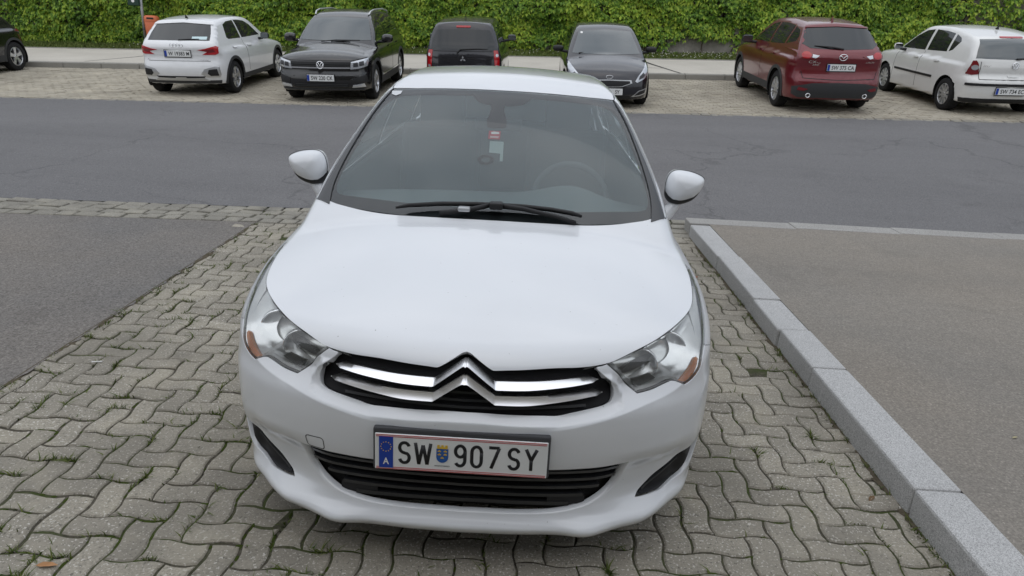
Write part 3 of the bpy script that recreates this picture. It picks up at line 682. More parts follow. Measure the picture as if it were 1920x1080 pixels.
# ---------------------------------------------------------------- wheel
def wheel(parent, loc, r, w, spokes, side, mrim=None, rim_r=.66, style='spoke', twin=False):
    mb = MB(); a = r*rim_r
    prof = [(a*.98, -.42*w), (a*1.03, -.5*w), (r*.90, -.5*w), (r*.975, -.42*w), (r, -.30*w), (r, .30*w), (r*.975, .42*w), (r*.90, .5*w), (a*1.03, .5*w), (a*.98, .42*w), (a*.95, .2*w), (a*.95, -.2*w)]
    mb.lathe(prof, 40, closed=True); t = mb.build('wheel', M_TYRE, parent, auto=50); t.location = loc
    if side < 0: t.rotation_euler = (0, 0, math.pi)
    rb = MB(); rb.lathe([(a*.99, .44*w), (a*.93, .46*w), (a*.90, .40*w), (a*.88, .1*w), (a*.88, -.3*w)], 40)
    for k in range(spokes):
        for off in ((-.09, .09) if twin else (0,)):
            th = 2*math.pi*k/spokes+off; wd = (.055 if twin else .085 if spokes < 8 else .05)*r/.3
            M = Matrix.Rotation(th, 4, 'X'); V = []
            for rr, ww, hh in ((.10*a, wd*1.1, .36*w), (.5*a, wd*.8, .40*w), (.93*a, wd*1.0, .42*w)):
                V += [(hh, -ww/2, rr), (hh, ww/2, rr), (hh-.04, -ww*.6, rr), (hh-.04, ww*.6, rr)]
            V = [tuple(M @ Vector(v)) for v in V]; F = []
            for i in (0, 4): F += [(i, i+1, i+5, i+4), (i, i+4, i+6, i+2), (i+1, i+3, i+7, i+5)]
            rb.add(V, F)
    rb.lathe([(.001, .42*w), (.10*a, .41*w), (.17*a, .37*w), (.19*a, .30*w)], 20)
    rim = rb.build('rim', mrim or M_ALLOY, t, auto=35)
    db = MB(); db.lathe([(.001, .02*w), (a*.88, .02*w)], 28); db.build('brake_disc', M_WELL, t)
    return t
def plate(parent, loc, rot, txt, y=-1, frame=True, w=.52, h=.12, tilt=0):
    """a European plate with blue band; built in x-z facing -y"""
    p = MB(); p.box((0, 0, 0), (w, .008, h)); pl = p.build('number_plate', M_PLATE, parent, bevel=.004); pl.location = loc; pl.rotation_euler = rot
    if frame: f = MB(); f.box((0, .006, 0), (w+.025, .010, h+.03)); f.build('plate_frame', M_BLACK, pl, bevel=.004)
    b = MB(); b.box((-w/2+.026, -.0045, 0), (.044, .004, h*.90)); b.build('blue_band', M_EU, pl)
    if isinstance(txt, tuple): text_obj('lettering', txt[0], h*.60, txt[1], M_INK, pl, (txt[2], -.0062, 0), bold=.012)
    else: text_obj('lettering', txt, h*.60, w*.80, M_INK, pl, (.028, -.0062, 0), bold=.012)
    return pl
# ---------------------------------------------------------------- whole-car skin for the parked cars
def skin_mesh(S, L, wheels, ra, zs=.62, zr=.62, nt=92, nm=84, ncap=15):
    y0, y1 = .62, L-.55; O, D = [], []
    th = np.linspace(0, 2*np.pi, nt, endpoint=False)+np.pi/nt; rad = np.stack([np.sin(th), 0*th, -np.cos(th)], -1)
    rows = [(y0, -math.pi/2*(1-i/ncap)) for i in range(1, ncap+1)]+[(y0+(y1-y0)*i/nm, 0) for i in range(1, nm)]+[(y1, math.pi/2*i/ncap) for i in range(0, ncap)]
    for y, ph in rows: O.append(np.tile([0, y, zs+(zr-zs)*np.clip((y-1.2)/(L-2.2), 0, 1)], (nt, 1))); D.append(rad*math.cos(ph)+np.array([0, math.sin(ph), 0]))
    O, D = np.vstack(O), np.vstack(D); P = S.cast(O, D, .02, 1.9, 0, n=80, out=True)
    bad = np.isnan(P[:, 0]); P[bad] = (O+D*.3)[bad]; R = len(rows); keepv = np.zeros(len(P), bool)
    F = []
    for (yc, zc_) in wheels:
        d = np.hypot(P[:, 1]-yc, P[:, 2]-zc_); ins = (d < ra) & (np.abs(P[:, 0]) > .45); keepv |= ins
    ins0 = keepv.copy()
    for i in range(R-1):
        for k in range(nt):
            q = (i*nt+k, i*nt+(k+1) % nt, (i+1)*nt+(k+1) % nt, (i+1)*nt+k)
            if ins0[list(q)].all(): continue
            F.append(q)
    used = np.unique(np.array(F)); mv = used[ins0[used]]
    if len(mv):
        best = None
        for (yc, zc_) in wheels:
            d = np.hypot(P[mv, 1]-yc, P[mv, 2]-zc_); near = d < ra
            if near.any():
                j = mv[near]; sc = ra/np.maximum(d[near], 1e-3); P[j, 1] = yc+(P[j, 1]-yc)*sc; P[j, 2] = np.maximum(zc_+(P[j, 2]-zc_)*sc, S.bottom+.02)
        sgn = np.sign(P[mv, 0]); o = np.stack([sgn*1.4, P[mv, 1], P[mv, 2]], -1); d = np.stack([-sgn, 0*sgn, 0*sgn], -1)
        Q = S.cast(o, d, 0, 1.0, 0, n=60); ok = ~np.isnan(Q[:, 0]); P[mv[ok]] = Q[ok]
    n = S.grad(P)
    Fa = np.array(F); fn = np.cross(P[Fa[:, 1]]-P[Fa[:, 0]], P[Fa[:, 3]]-P[Fa[:, 0]]); fl = (fn*n[Fa[:, 0]]).sum(1) < 0; Fa[fl] = Fa[fl][:, ::-1]
    F = [tuple(f) for f in Fa]
    # end caps
    F.append(tuple(range(nt))); F.append(tuple(range((R-1)*nt+nt-1, (R-1)*nt-1, -1)))
    return P, F, n
def make_shape(L, W, top, roof, ws, rw, rear_z, front_z, Wc, W_y=None, dW=None, bottom=.2, round_f=1.0, round_r=1.0, **kw):
    h = W/2
    fx = [(0, 0), (.25*h, .006), (.5*h, .035*round_f), (.7*h, .085*round_f), (.85*h, .17*round_f), (.95*h, .30*round_f), (1.02*h, .5*round_f), (1.1*h, .8)]
    rx = [(0, 0), (.4*h, .012*round_r), (.7*h, .05*round_r), (.88*h, .13*round_r), (.97*h, .24*round_r), (1.1*h, .5)]
    W_y = W_y or [(-.2, h-.06), (.3, h-.02), (.8, h), (L-.9, h), (L-.3, h-.02), (L+.1, h-.06)]
    dW = dW or [(.1, -.05), (.25, -.02), (.45, -.004), (.65, 0), (.8, -.012), (.95, -.04), (1.1, -.09)]
    return Shape(front_z, fx, top, W_y, dW, rear_z, rx, roof, ws, rw, Wc, [(.5, 0), (L*.5, 0), (L, -.03)], bottom, **kw)
def arch_liner(parent, S, yc, zc_, ra, side, W):
    mb = MB(); n = 18; rows = []
    for x in (W/2-.015, W/2-.30):
        rows.append([(side*x, yc+ra*1.0*math.cos(a), max(.16, zc_+ra*1.0*math.sin(a))) for a in np.linspace(-.6, math.pi+.6, n)])
    mb.sheet(rows); x = side*(W/2-.30); mb.add([(x, yc, zc_)]+rows[1], [(0, i+1, i+2) for i in range(n-1)])
    return mb.build('wheel_arch', M_WELL, parent)
def arch_ring(yc, zc_, r0, r1, a0=-.35, a1=math.pi+.35, n=26):
    A = np.linspace(a0, a1, n); return np.vstack([np.stack([yc+r1*np.cos(A), zc_+r1*np.sin(A)], -1), np.stack([yc+r0*np.cos(A[::-1]), zc_+r0*np.sin(A[::-1])], -1)])
def start_car(name, label, cat, S, L, W, wheels, r, paint_m, M, group=None, rims=None, spokes=5, twin=False, ra=None, under=.2, wt=.215, zr=.62, **kw):
    root = empty(name); root.matrix_world = M; tag(root, label, cat, group)
    ra = ra or r+.045; P, F, n = skin_mesh(S, L, [(y, r) for y in wheels], ra, zr=zr)
    body = meshobj('body', P, F, paint_m, root, True, n)
    for y in wheels:
        for s in (-1, 1):
            arch_liner(root, S, y, r, ra+.004, s, W); wheel(root, (s*(W/2-.125), y, r), r, wt, spokes, s, rims, twin=twin)
    u = MB(); u.box((0, L/2, S.bottom+.06), (W-.62, L-.9, .16)); u.build('underbody', M_WELL, root, bevel=.04)
    return root
def both(name, S, proj, loop, m, root, **kw):
    for s in (1, -1): patch(name, S, proj, loop, m, root, side=s, **kw)
def mirror_part(root, S, y, z, W, m, side, stalk=M_BLACK, size=(.20, .11, .14), out=.10):
    mb = MB(); c = (side*(W/2+out), y, z); rows = []
    for i in range(9):
        v = -math.pi/2+math.pi*i/8; row = []
        for k in range(17):
            u = 2*math.pi*k/16; e = .75
            cx = math.copysign(abs(math.cos(u))**e, math.cos(u)); sx = math.copysign(abs(math.sin(u))**e, math.sin(u))
            cv = abs(math.cos(v))**.7
            row.append((c[0]+size[0]/2*cx*cv, c[1]+size[1]/2*sx*cv*(1 if sx < 0 else .5), c[2]+size[2]/2*math.copysign(abs(math.sin(v))**.9, math.sin(v))))
        rows.append(row)
    mb.sheet(rows); o = mb.build('wing_mirror', m, root, smooth=True)
    g = MB(); g.box((c[0], c[1]+size[1]*.27, c[2]), (size[0]*.84, .006, size[2]*.74)); g.build('mirror_glass', M_MIRR, o, bevel=.01)
    st = MB(); st.tube([(side*(W/2-.09), y+.02, z-.07), (side*(W/2-.01), y+.01, z-.06), (c[0]-side*size[0]*.2, y, z-size[2]*.38)], [.03, .028, .022], 8); st.build('mirror_arm', stalk, o)
    return o
def rrect(x0, x1, z0, z1, r=.02, n=4):
    out = []
    for cx, cz, a0 in ((x1-r, z1-r, 0), (x0+r, z1-r, .5), (x0+r, z0+r, 1), (x1-r, z0+r, 1.5)):
        for i in range(n+1): a = math.pi*(a0+.5*i/n); out.append((cx+r*math.cos(a), cz+r*math.sin(a)))
    return out
def on_skin(S, proj, q, off=0.0):
    o, d, a, b = PROJ[proj](np.array([q], float)); p = S.cast(o, d, a, b, off, n=90); n = S.grad(p); return Vector(p[0]), Vector(n[0])
def ring_logo(name, root, p, rot, R, t, m, extra=None):
    mb = MB(); n = 22; rows = []
    for k in range(n+1):
        a = 2*math.pi*k/n; rows.append([((R+t*math.cos(b))*math.cos(a), t*math.sin(b)*.8, (R+t*math.cos(b))*math.sin(a)) for b in np.linspace(0, 2*math.pi, 7)])
    mb.sheet(rows)
    for pts, w in (extra or []): mb.tube([(x*R, 0, z*R) for x, z in pts], w*R, 6)
    o = mb.build(name, m, root, smooth=True); o.location = p; o.rotation_euler = rot; return o
VWLOGO = [([(-.55, .80), (-.12, -.05), (.12, -.05), (.55, .80)], .11), ([(-.90, .30), (-.45, -.80), (0, .0), (.45, -.80), (.90, .30)], .11)]
FACE_REAR = (0, 0, math.pi)
# ================================================================ the white hatchback in front
P_C4 = paint('bright white car paint', (.735, .755, .78), .3, .05); M_SHELL = mat('satin black trim', (.02, .021, .023), .35, coat=.4)
G_WS = glass('windscreen glass', (.78, .86, .86), .018, .006, .0, (.55, .60, .62)); G_VEIL = glass('painted reflection veil', (.97, .98, .98), -.5, .145, .3, (.58, .76, .82)); G_SIDE = glass('side window glass', (.30, .36, .36), .06, .02); G_LENS = glass('headlamp lens', (.96, .97, .96), .015, .06, .0, (.74, .76, .72))  # the second glass is a pale diffuse layer, the dashboard's reflection put into colour
M_BEZEL = mat('lamp bezel chrome', (.92, .93, .94), .22, .6); M_BARS = mat('bright chrome moulding', (.95, .95, .96), .30, 1.0); M_FRIT = mat('black glass border', (.015, .016, .018), .5); M_DASH = mat('dashboard grey', (.19, .21, .21), .8); M_SEAT = mat('seat cloth', (.09, .10, .105), .9); M_BUCKET = mat('lamp reflector grey', (.80, .81, .80), .25, .7)
c4 = empty('white_car', (0, 2.1, 0)); tag(c4, 'large white hatchback with double chevron grille parked nose first in the foreground', 'car'); C4O = Vector((0, 2.1, 0))
def mir(pts): return [(-p[0], p[1]) for p in reversed(pts)]
def side_pt(y, z): return tuple(C4.cast(np.array([[1.4, y, z]]), np.array([[-1., 0, 0]]), 0, 1.39, n=120)[0])
def fit(o): o.location = o.location-C4O; return o
def c4patch(name, proj, loops, m, step=.012, off=0.0, skirts=((0, -.014),), gap=.0016, parent=None, sides=(0,), extra=None, S=None):
    if proj not in PROJ: raise KeyError(proj)
    g = patch_geo(S or C4, proj, loops, step, off, skirts, gap, extra); out = []
    for s in sides:
        gg = mirror_geo(g) if s < 0 else g; o = meshobj(name, gg[0]-np.array(C4O), gg[1], m, parent or c4, True, gg[2]); out.append(o)
    return out if len(out) > 1 else out[0]
PROJ['hood'], to_hood = dirproj((0, -.45, .9), (0, 0, .7))
# seam lines (x, y, z) on the right half
NOTCH = [(0, .079, .774), (.012, .075, .771), (.022, .069, .766), (.05, .054, .750), (.078, .045, .734), (.092, .046, .730)]
HF = [(.115, .050, .728), (.175, .060, .7255), (.263, .078, .727), (.352, .095, .733), (.436, .121, .747), (.511, .167, .766), (.58, .222, .782), (.638, .29, .791), (.689, .364, .799), (.732, .442, .804), (.763, .526, .811)]
HS = [(.785, .640, .824), (.798, .760, .836), (.801, .88, .856), (.793, 1.0, .895), (.759, 1.142, .963)]
COWL = [(.647, 1.079, .965), (.529, 1.027, .957), (.404, .992, .955), (.276, .976, .956), (.146, .966, .958), (0, .962, .960)]
GR = [(.395, .103, .734), (.428, .101, .703), (.452, .102, .672), (.460, .092, .650), (.457, .079, .634), (.440, .070, .625), (.418, .063, .619), (.375, .05, .611), (.331, .04, .603), (.290, .032, .5965), (.241, .029, .597), (.15, .019, .598), (.06, .009, .602), (0, .005, .603)]
LB = [(.427, .116, .743), (.482, .112, .697), (.535, .110, .651), (.584, .132, .658), (.634, .162, .670), (.657, .175, .671), (.689, .191, .652), (.717, .217, .659), (.744, .246, .681), (.757, .275, .714), (.768, .320, .738)]
LO = [(.780, .415, .768), (.797, .545, .795), (.813, .700, .815), (.818, .86, .838)]
IT = [(0, .007, .426), (.139, .014, .422), (.27, .024, .418), (.40, .046, .419), (.521, .097, .420)]
IL = [(.521, .097, .420), (.512, .112, .36), (.492, .108, .315), (.459, .089, .283), (.396, .06, .256), (.323, .04, .243), (.246, .028, .2385), (.12, .019, .238), (0, .015, .238)]
lip = [(0, .03, .157), (.2, .035, .157), (.32, .045, .157), (.385, .028, .157), (.42, .030, .157), (.52, .11, .158), (.65, .22, .160), (.75, .33, .163), (.83, .46, .168), (.868, .60, .175)]
arch = [(.93-.365*math.cos(a), .315+.365*math.sin(a)) for a in np.radians([-18, -5, 8, 20, 31])]
ARCH = [side_pt(y, z) for y, z in arch]; SEAM = [side_pt(y, z) for y, z in ((.54, .58), (.45, .665), (.39, .71))]
# ---- bonnet
hoodR = to_hood(np.array(NOTCH+HF+HS+COWL)); right = np.vstack([spline(hoodR[:6], 3)[:-1], spline(hoodR[5:6+11+4], 5)[:-1], spline(hoodR[20:], 5)]); full = np.vstack([right, (right*[-1, 1])[::-1][1:-1]])
c4patch('bonnet', 'hood', [full], P_C4, .016, 0, [[(.0, -.004), (-.004, -.022)]], .0022)
# ---- bumper with its openings
R3 = lip[1:]+ARCH+SEAM+LB[::-1]+[(.412, .11, .739)]+GR; Rs = to_sph(np.array(R3)); k = len(lip)-1+len(ARCH)+len(SEAM)
lo_s = spline(np.vstack([to_sph(np.array(lip[:1])), Rs[:len(lip)-1]]), 4)
b1 = np.vstack([lo_s, Rs[len(lip)-1:k], spline(Rs[k:k+11], 4, sharp=(8, 4)), spline(Rs[k+11:], 4)])
bump = np.vstack([b1, (b1*[-1, 1])[::-1][1:-1]])
intR = np.vstack([spline(to_sph(np.array(IT)), 5)[:-1], spline(to_sph(np.array(IL)), 5)]); intake = np.vstack([intR, (intR*[-1, 1])[::-1][1:-1]])
fogR = spline(np.array([(.615, -.200), (.660, -.168), (.697, -.137), (.760, -.105), (.818, -.077), (.862, -.050), (.900, -.032), (.926, -.080), (.906, -.135), (.848, -.188), (.748, -.2035), (.688, -.202)]), 4, True, sharp=(0, 6)); fogL = (fogR*[-1, 1])[::-1]
# extra mesh points that follow the folds, so that they stay crisp
fold = []
def fold_line(xz):
    xz = np.array(xz); o = np.stack([xz[:, 0], np.full(len(xz), -.6), xz[:, 1]], -1); p = C4.cast(o, np.tile([0., 1, 0], (len(xz), 1)), 0, 1.4, n=120); fold.append(to_sph(p[~np.isnan(p[:, 0])]))
GO = np.array(GRILLE_OUT[:14]); go = resample(spline(GO, 4), .008, False); tn = np.gradient(go, axis=0); tn /= np.linalg.norm(tn, axis=1, keepdims=True); nn_ = np.stack([tn[:, 1], -tn[:, 0]], -1)
wv = .026-.014*sst(go[:, 1], .62, .68)
for k_ in (-.0022, .0022): fold_line(go+nn_*(wv+k_)[:, None])
fold_line(go+nn_*(wv*.5)[:, None])
for dz_ in (-.003, .003, .020, .072, .078): fold_line([(x, float(CREASE(x))+dz_) for x in np.arange(.24, .80, .008)])
fold = np.vstack(fold); fold = np.vstack([fold, fold*[-1, 1]])
c4patch('front_bumper', 'sph', [bump, intake, fogR, fogL], P_C4, .0105, 0, [[(.002, -.003), (0, -.03)], [(.009, -.006), (.011, -.022)], [(.003, -.004), (.004, -.014)], [(.003, -.004), (.004, -.014)]], .0012, extra=fold)
# ---- grille: black fascia, slats and the two chevron bars
gl = np.vstack([spline(to_sph(np.array(NOTCH)), 3)[:-1], spline(to_sph(np.array(HF[:4]+[(.395, .103, .742)])), 3), spline(to_sph(np.array(GR)), 3)]); gfull = np.vstack([gl, (gl*[-1, 1])[::-1][1:-1]])
M_FASC = mat('grey-black fascia', (.012, .012, .014), .5, spec=.25)
gr = c4patch('grille', 'sph', [gfull], M_FASC, .016, -.036, [[(.012, .0), (.014, -.03)]], 0, S=C4P)
def sph_pt(q, off, S=None):
    o, d, a, b = PROJ['sph'](np.asarray(q, float)); return (S or C4).cast(o, d, a, b, off, n=140)
def bar(top, bot, name):
    """chrome moulding whose face leans up to the sky, with a thin under-edge"""
    t = resample(spline(np.array(top), 6, sharp=(2, 5)), .006, False); b = spline(np.array(bot), 6, sharp=(2,))
    def at(c, u): 
        s_ = np.r_[0, np.cumsum(np.linalg.norm(np.diff(c, axis=0), axis=1))]; s_ /= s_[-1]; return np.stack([np.interp(u, s_, c[:, 0]), np.interp(u, s_, c[:, 1])], -1)
    bx = np.interp(t[:, 0], b[:, 0], b[:, 0]); bz = np.interp(t[:, 0], b[:, 0], b[:, 1]); B = np.stack([bx, np.minimum(bz, t[:, 1])], -1)
    T, Bq = np.vstack([(t*[-1, 1])[::-1][:-1], t]), np.vstack([(B*[-1, 1])[::-1][:-1], B]); mid = T*.35+Bq*.65
    fd_ = np.clip((np.abs(T[:, 0]).max()-np.abs(T[:, 0]))/.03, .1, 1)[:, None]
    def lift(q, a): p0 = sph_pt(q, -.016, C4P); p1 = sph_pt(q, a, C4P); return p0+(p1-p0)*(fd_ if a > -.016 else 1)
    rows_ = [lift(T, -.034), lift(T, -.014), lift(mid, .001), lift(Bq, .010), lift(Bq-[0, .002], .007), lift(Bq-[0, .004], -.034)]
    mb = MB(); mb.sheet([[tuple(p-np.array(C4O)) for p in r_] for r_ in rows_]); return mb.build(name, M_BARS, gr, auto=38)
bar([(0, .336), (.014, .331), (.100, .268), (.244, .265), (.36, .268), (.425, .268), (.446, .258)], [(0, .311), (.016, .308), (.101, .244), (.186, .242), (.245, .243), (.36, .249), (.446, .258)], 'chevron_bar')
bar([(0, .283), (.015, .279), (.102, .219), (.246, .215), (.361, .219), (.440, .224), (.461, .214)], [(0, .258), (.018, .253), (.099, .196), (.187, .193), (.245, .195), (.361, .204), (.461, .214)], 'chevron_bar')
for (a, e) in ((.40, .178), (.12, .225), (.09, .200)):
    q = [(x, e+.004) for x in np.linspace(-a, a, 22)]+[(x, e-.004) for x in np.linspace(a, -a, 22)]; c4patch('grille_slat', 'sph', [np.array(q)], M_SHELL, .02, -.018, [[(0, -.02)]], 0, gr, S=C4P)
# ---- lower intake
ig = (intake-[0, -.128])*[1.03, 1.06]+[0, -.128]; ins = c4patch('lower_intake', 'sph', [ig], mat('intake black', (.006, .006, .006), .8), .03, -.040, [[(.0, -.01)]], 0)
for e in (-.062, -.098, -.134, -.168, -.198):
    a = .53-max(0, (-.10-e))*1.6; q = [(x, e+.007) for x in np.linspace(-a, a, 30)]+[(x, e-.005) for x in np.linspace(a, -a, 30)]; c4patch('intake_slat', 'sph', [np.array(q)], M_SHELL, .02, -.014, [[(0, -.022)]], 0, ins)
for s in (1, -1): c4patch('towing_block', 'sph', [np.array(rrect(.30, .43, -.20, -.165, .012))], M_BLACK, .02, -.017, [[(0, -.03)]], 0, ins, (s,))
# ---- fog lamp recess
for s in (1, -1):
    fr = c4patch('fog_lamp', 'sph', [(fogR-fogR.mean(0))*1.06+fogR.mean(0)], M_BLACK, .014, -.014, [[(0, -.01)]], 0, None, (s,))
    q = np.array([(.64, -.196), (.71, -.158), (.80, -.105), (.845, -.105), (.86, -.15), (.80, -.19), (.70, -.20)]); c4patch('fog_trim', 'sph', [spline(q, 3, True)], M_FASC, .012, -.008, [[(0, -.01)]], 0, fr, (s,))
    q = np.array([(.655, -.190), (.81, -.113), (.806, -.107), (.65, -.184)]); c4patch('fog_rib', 'sph', [q], M_TRIM, .012, -.003, [[(0, -.01)]], 0, fr, (s,))
# ---- towing-eye cover outline
def seam_line(name, pts, w, proj='sph', closed=True, m=None, off=.0006):
    P2 = np.array(pts, float); t = np.roll(P2, -1, 0)-np.roll(P2, 1, 0); n = np.stack([-t[:, 1], t[:, 0]], -1); n /= np.linalg.norm(n, axis=1, keepdims=True)
    c4patch(name, proj, [P2+n*w/2, P2-n*w/2] if np.sum(P2[:, 0]*np.roll(P2[:, 1], -1)-np.roll(P2[:, 0], -1)*P2[:, 1]) < 0 else [P2-n*w/2, P2+n*w/2], m or M_TRIM, .01, off, [[], []], 0)
seam_line('towing_cover', [(-x, y) for x, y in rrect(.450, .512, -.026, .016, .010)], .0028)
# ---- headlights
lens = np.vstack([spline(to_sph(np.array(LB[:3])), 3)[:-1], spline(to_sph(np.array(LB[2:]+LO)), 4, sharp=(4,))[:-1], spline(to_sph(np.array([LO[-1], (.800, .80, .842), (.786, .640, .824)]+HF[::-1][:8]+[(.43, .119, .747)])), 3)])
cl = lens.mean(0)
for s in (1, -1):
    hl = c4patch('headlight', 'sph', [lens], M_BUCKET, .016, -.060, [[(.004, .045)]], 0, None, (s,))
    c4patch('headlight_lens', 'sph', [lens], G_LENS, .014, -.001, [[(0, -.012)]], .002, hl, (s,))
    rim_in = (lens-cl)*[.975, .955]+cl; c4patch('lens_seal', 'sph', [lens, rim_in], M_TRIM, .012, -.010, [[], []], .0, hl, (s,))
    lbs = spline(to_sph(np.array(LB[2:]+LO[:3])), 4, sharp=(4,)); u_ = np.linspace(0, 1, len(lbs))[:, None]; up = lbs+np.hstack([-.010-.045*u_, .030+.040*np.sin(u_*math.pi)]); e0, e1 = sph_pt(lbs+[-.003, .006], -.008), sph_pt(up, -.052); em = sph_pt(lbs*.5+up*.5, -.026)
    mb = MB(); fl = np.array([s, 1, 1]); mb.sheet([[tuple(p*fl-np.array(C4O)) for p in r_] for r_ in (e0, em, e1)]); mb.build('chrome_strip', M_BEZEL, hl, smooth=True)
    inn = spline(to_sph(np.array(LB[:3])), 4); e0, e1 = sph_pt(inn+[.006, .003], -.008), sph_pt(inn+[.030, .016], -.045); mb = MB(); mb.sheet([[tuple(p*fl-np.array(C4O)) for p in r_] for r_ in (e0, e1)]); mb.build('chrome_strip', M_BEZEL, hl, smooth=True)
    c4patch('dark_insert', 'sph', [np.array([(.576, .214), (.650, .232), (.632, .248), (.568, .240)])], M_LAMPIN, .012, -.012, [[(0, -.012)]], 0, hl, (s,))
    c4patch('dark_insert', 'sph', [spline(np.array([(.555, .258), (.60, .262), (.66, .284), (.685, .302), (.63, .300), (.575, .284)]), 3, True)], M_LAMPIN, .012, -.042, [[(0, -.02)]], 0, hl, (s,))
    c4patch('indicator', 'sph', [spline(np.array([(.722, .212), (.752, .224), (.782, .240), (.812, .264), (.822, .256), (.800, .230), (.775, .211), (.744, .203)]), 3, True, sharp=(0, 4))], M_AMBER, .008, -.005, [[(0, -.012)]], 0, hl, (s,))
    for (x, y, z, rr) in ((.548, .215, .705, .050), (.655, .320, .722, .052)):
        b = MB(); pr = [(.004, .055), (rr*.35, .050), (rr*.7, .030), (rr*.93, .0), (rr, -.004), (rr*1.06, .0), (rr*.98, .02)]; b.lathe(pr, 36); bo = b.build('reflector', M_CHROME, hl, smooth=True)
        bo.rotation_euler = (0, .12*s, math.radians(90)+s*(-.35)); bo.location = Vector((s*x, y, z))-C4O
        bb = MB(); bb.lathe([(.001, -.012), (.008, -.010), (.011, .0), (.011, .05)], 14); o = bb.build('bulb', M_CLEAR, hl, smooth=True); o.rotation_euler = bo.rotation_euler; o.location = Vector((s*x, y, z))-C4O
# ---- front wings, pillars, doors (side view outlines: y, z)
A2 = lambda a0, a1, n=14, yc=.93: [(yc-.365*math.cos(a), .315+.365*math.sin(a)) for a in np.radians(np.linspace(a0, a1, n))]
sd = lambda pts: [(p[1], p[2]) for p in pts]
wing = sd(SEAM[::-1])+[(.325, .737)]+sd(LO)+[(.88, .856), (1.0, .895), (1.142, .963), (1.30, .982), (1.455, .988), (1.475, .80), (1.47, .55), (1.44, .24), (1.33, .20)]+A2(196, 31, 16)
wing = sd([LB[-1]])+sd(LO)+[(.88, .858), (1.0, .897), (1.142, .965), (1.30, .983), (1.455, .988), (1.475, .80), (1.47, .55), (1.44, .24), (1.32, .21)]+A2(197, 31, 16)+sd(SEAM)
c4patch('front_wing', 'side', [wing], P_C4, .022, 0, [[(0, -.015)]], .0016, None, (1, -1))
TO = [(1.142, .968), (1.28, 1.042), (1.42, 1.113), (1.56, 1.185), (1.70, 1.255), (1.84, 1.325), (1.979, 1.389)]
RS = [(2.2, 1.424), (2.6, 1.444), (3.1, 1.428), (3.5, 1.372), (3.70, 1.325)]
rail = TO+RS+[(3.62, 1.27), (3.3, 1.338), (2.8, 1.366), (2.3, 1.345), (2.0, 1.272), (1.75, 1.158), (1.60, 1.078), (1.455, .990), (1.30, .984)]
c4patch('roof_rail', 'side', [rail], P_C4, .022, 0, [[(0, -.012)]], .0012, None, (1, -1))
c4patch('pillar_lining', 'side', [rail], mat('pillar lining', (.22, .24, .24), .8), .04, -.02, [[]], 0, None, (1, -1))
def door(name, loop): 
    return c4patch(name, 'side', [loop], P_C4, .04, 0, [[(0, -.015)]], .002, None, (1, -1))
fd = door('front_door', [(1.458, .985), (1.478, .80), (1.473, .55), (1.445, .24), (2.50, .23), (2.53, .6), (2.52, 1.008)])
rd = door('rear_door', [(2.524, 1.008), (2.534, .6), (2.504, .23), (3.10, .23), (3.16, .30)]+A2(5, 62, 7, 3.54)+[(3.42, .80), (3.47, 1.045)])
door('rear_quarter', [(3.474, 1.046), (3.424, .80)]+A2(62, 185, 14, 3.54)+[(3.95, .22), (4.08, .25), (4.10, .6), (4.05, .95), (3.90, 1.12), (3.74, 1.30), (3.70, 1.322), (3.62, 1.268), (3.80, 1.14), (3.72, 1.065)])
gw = [[(1.50, .998), (1.62, 1.076), (1.77, 1.155), (2.02, 1.268), (2.30, 1.338), (2.49, 1.352), (2.50, 1.016)], [(2.56, 1.018), (2.55, 1.355), (2.8, 1.358), (3.3, 1.330), (3.42, 1.30), (3.44, 1.05)], [(3.48, 1.056), (3.46, 1.295), (3.62, 1.255), (3.76, 1.14), (3.70, 1.075)]]
for g_, nm in zip(gw, ('front_side_window', 'rear_side_window', 'quarter_window')): c4patch(nm, 'side', [g_], G_SIDE, .05, -.004, [[(0, -.004)]], 0, None, (1, -1))
frame = [(1.462, .992), (1.60, 1.076), (1.75, 1.156), (2.0, 1.270), (2.3, 1.343), (2.8, 1.364), (3.3, 1.336), (3.615, 1.266), (3.79, 1.14), (3.715, 1.068), (3.47, 1.048), (2.52, 1.011)]
c4patch('window_frame', 'side', [np.array(frame)]+[np.array(g_) for g_ in gw], M_SHELL, .03, -.002, [[], [], [], []], 0, None, (1, -1))
for s in (1, -1):
    c4patch('door_sill_trim', 'side', [np.array([(1.40, .90), (3.60, .93), (3.60, 1.066), (2.52, 1.020), (1.44, .998)])], M_DASH, .06, -.014, [[]], 0, None, (s,))
    for y in (2.25, 3.17): c4patch('door_handle', 'side', [np.array(rrect(y, y+.2, .865, .90, .015))], P_C4, .03, .028, [[(0, -.03)]], 0, None, (s,))
# ---- roof, windscreen, pillar trims
RSx = [side_pt(y, z) for y, z in TO[-1:]+RS]; WT = [(0, 1.936), (.192, 1.940), (.321, 1.944), (.45, 1.951), (.560, 1.968)]
roofR = np.array(WT+[(p[0], p[1]) for p in RSx]+[(.35, 3.735), (0, 3.745)]); c4patch('roof', 'top', [np.vstack([roofR, (roofR*[-1, 1])[::-1][1:-1]])], P_C4, .028, 0, [[(0, -.012)]], .001)
TI = [(.588, 1.050), (.631, .855), (.678, .523), (.698, .284), (.686, .128)]
TOs = [(.578, 1.118), (.616, .966), (.649, .811), (.678, .654), (.707, .497), (.730, .340), (.752, .176)]
for s in (1, -1): c4patch('pillar_trim', 'slope', [np.vstack([spline(np.array(TOs), 3), spline(np.array(TI[::-1]), 3)])], M_SHELL, .016, .004, [[(0, -.012)]], 0, None, (s,))
base = [(0, .022), (.146, .026), (.276, .034), (.404, .050), (.529, .080), (.62, .108), (.686, .128)]
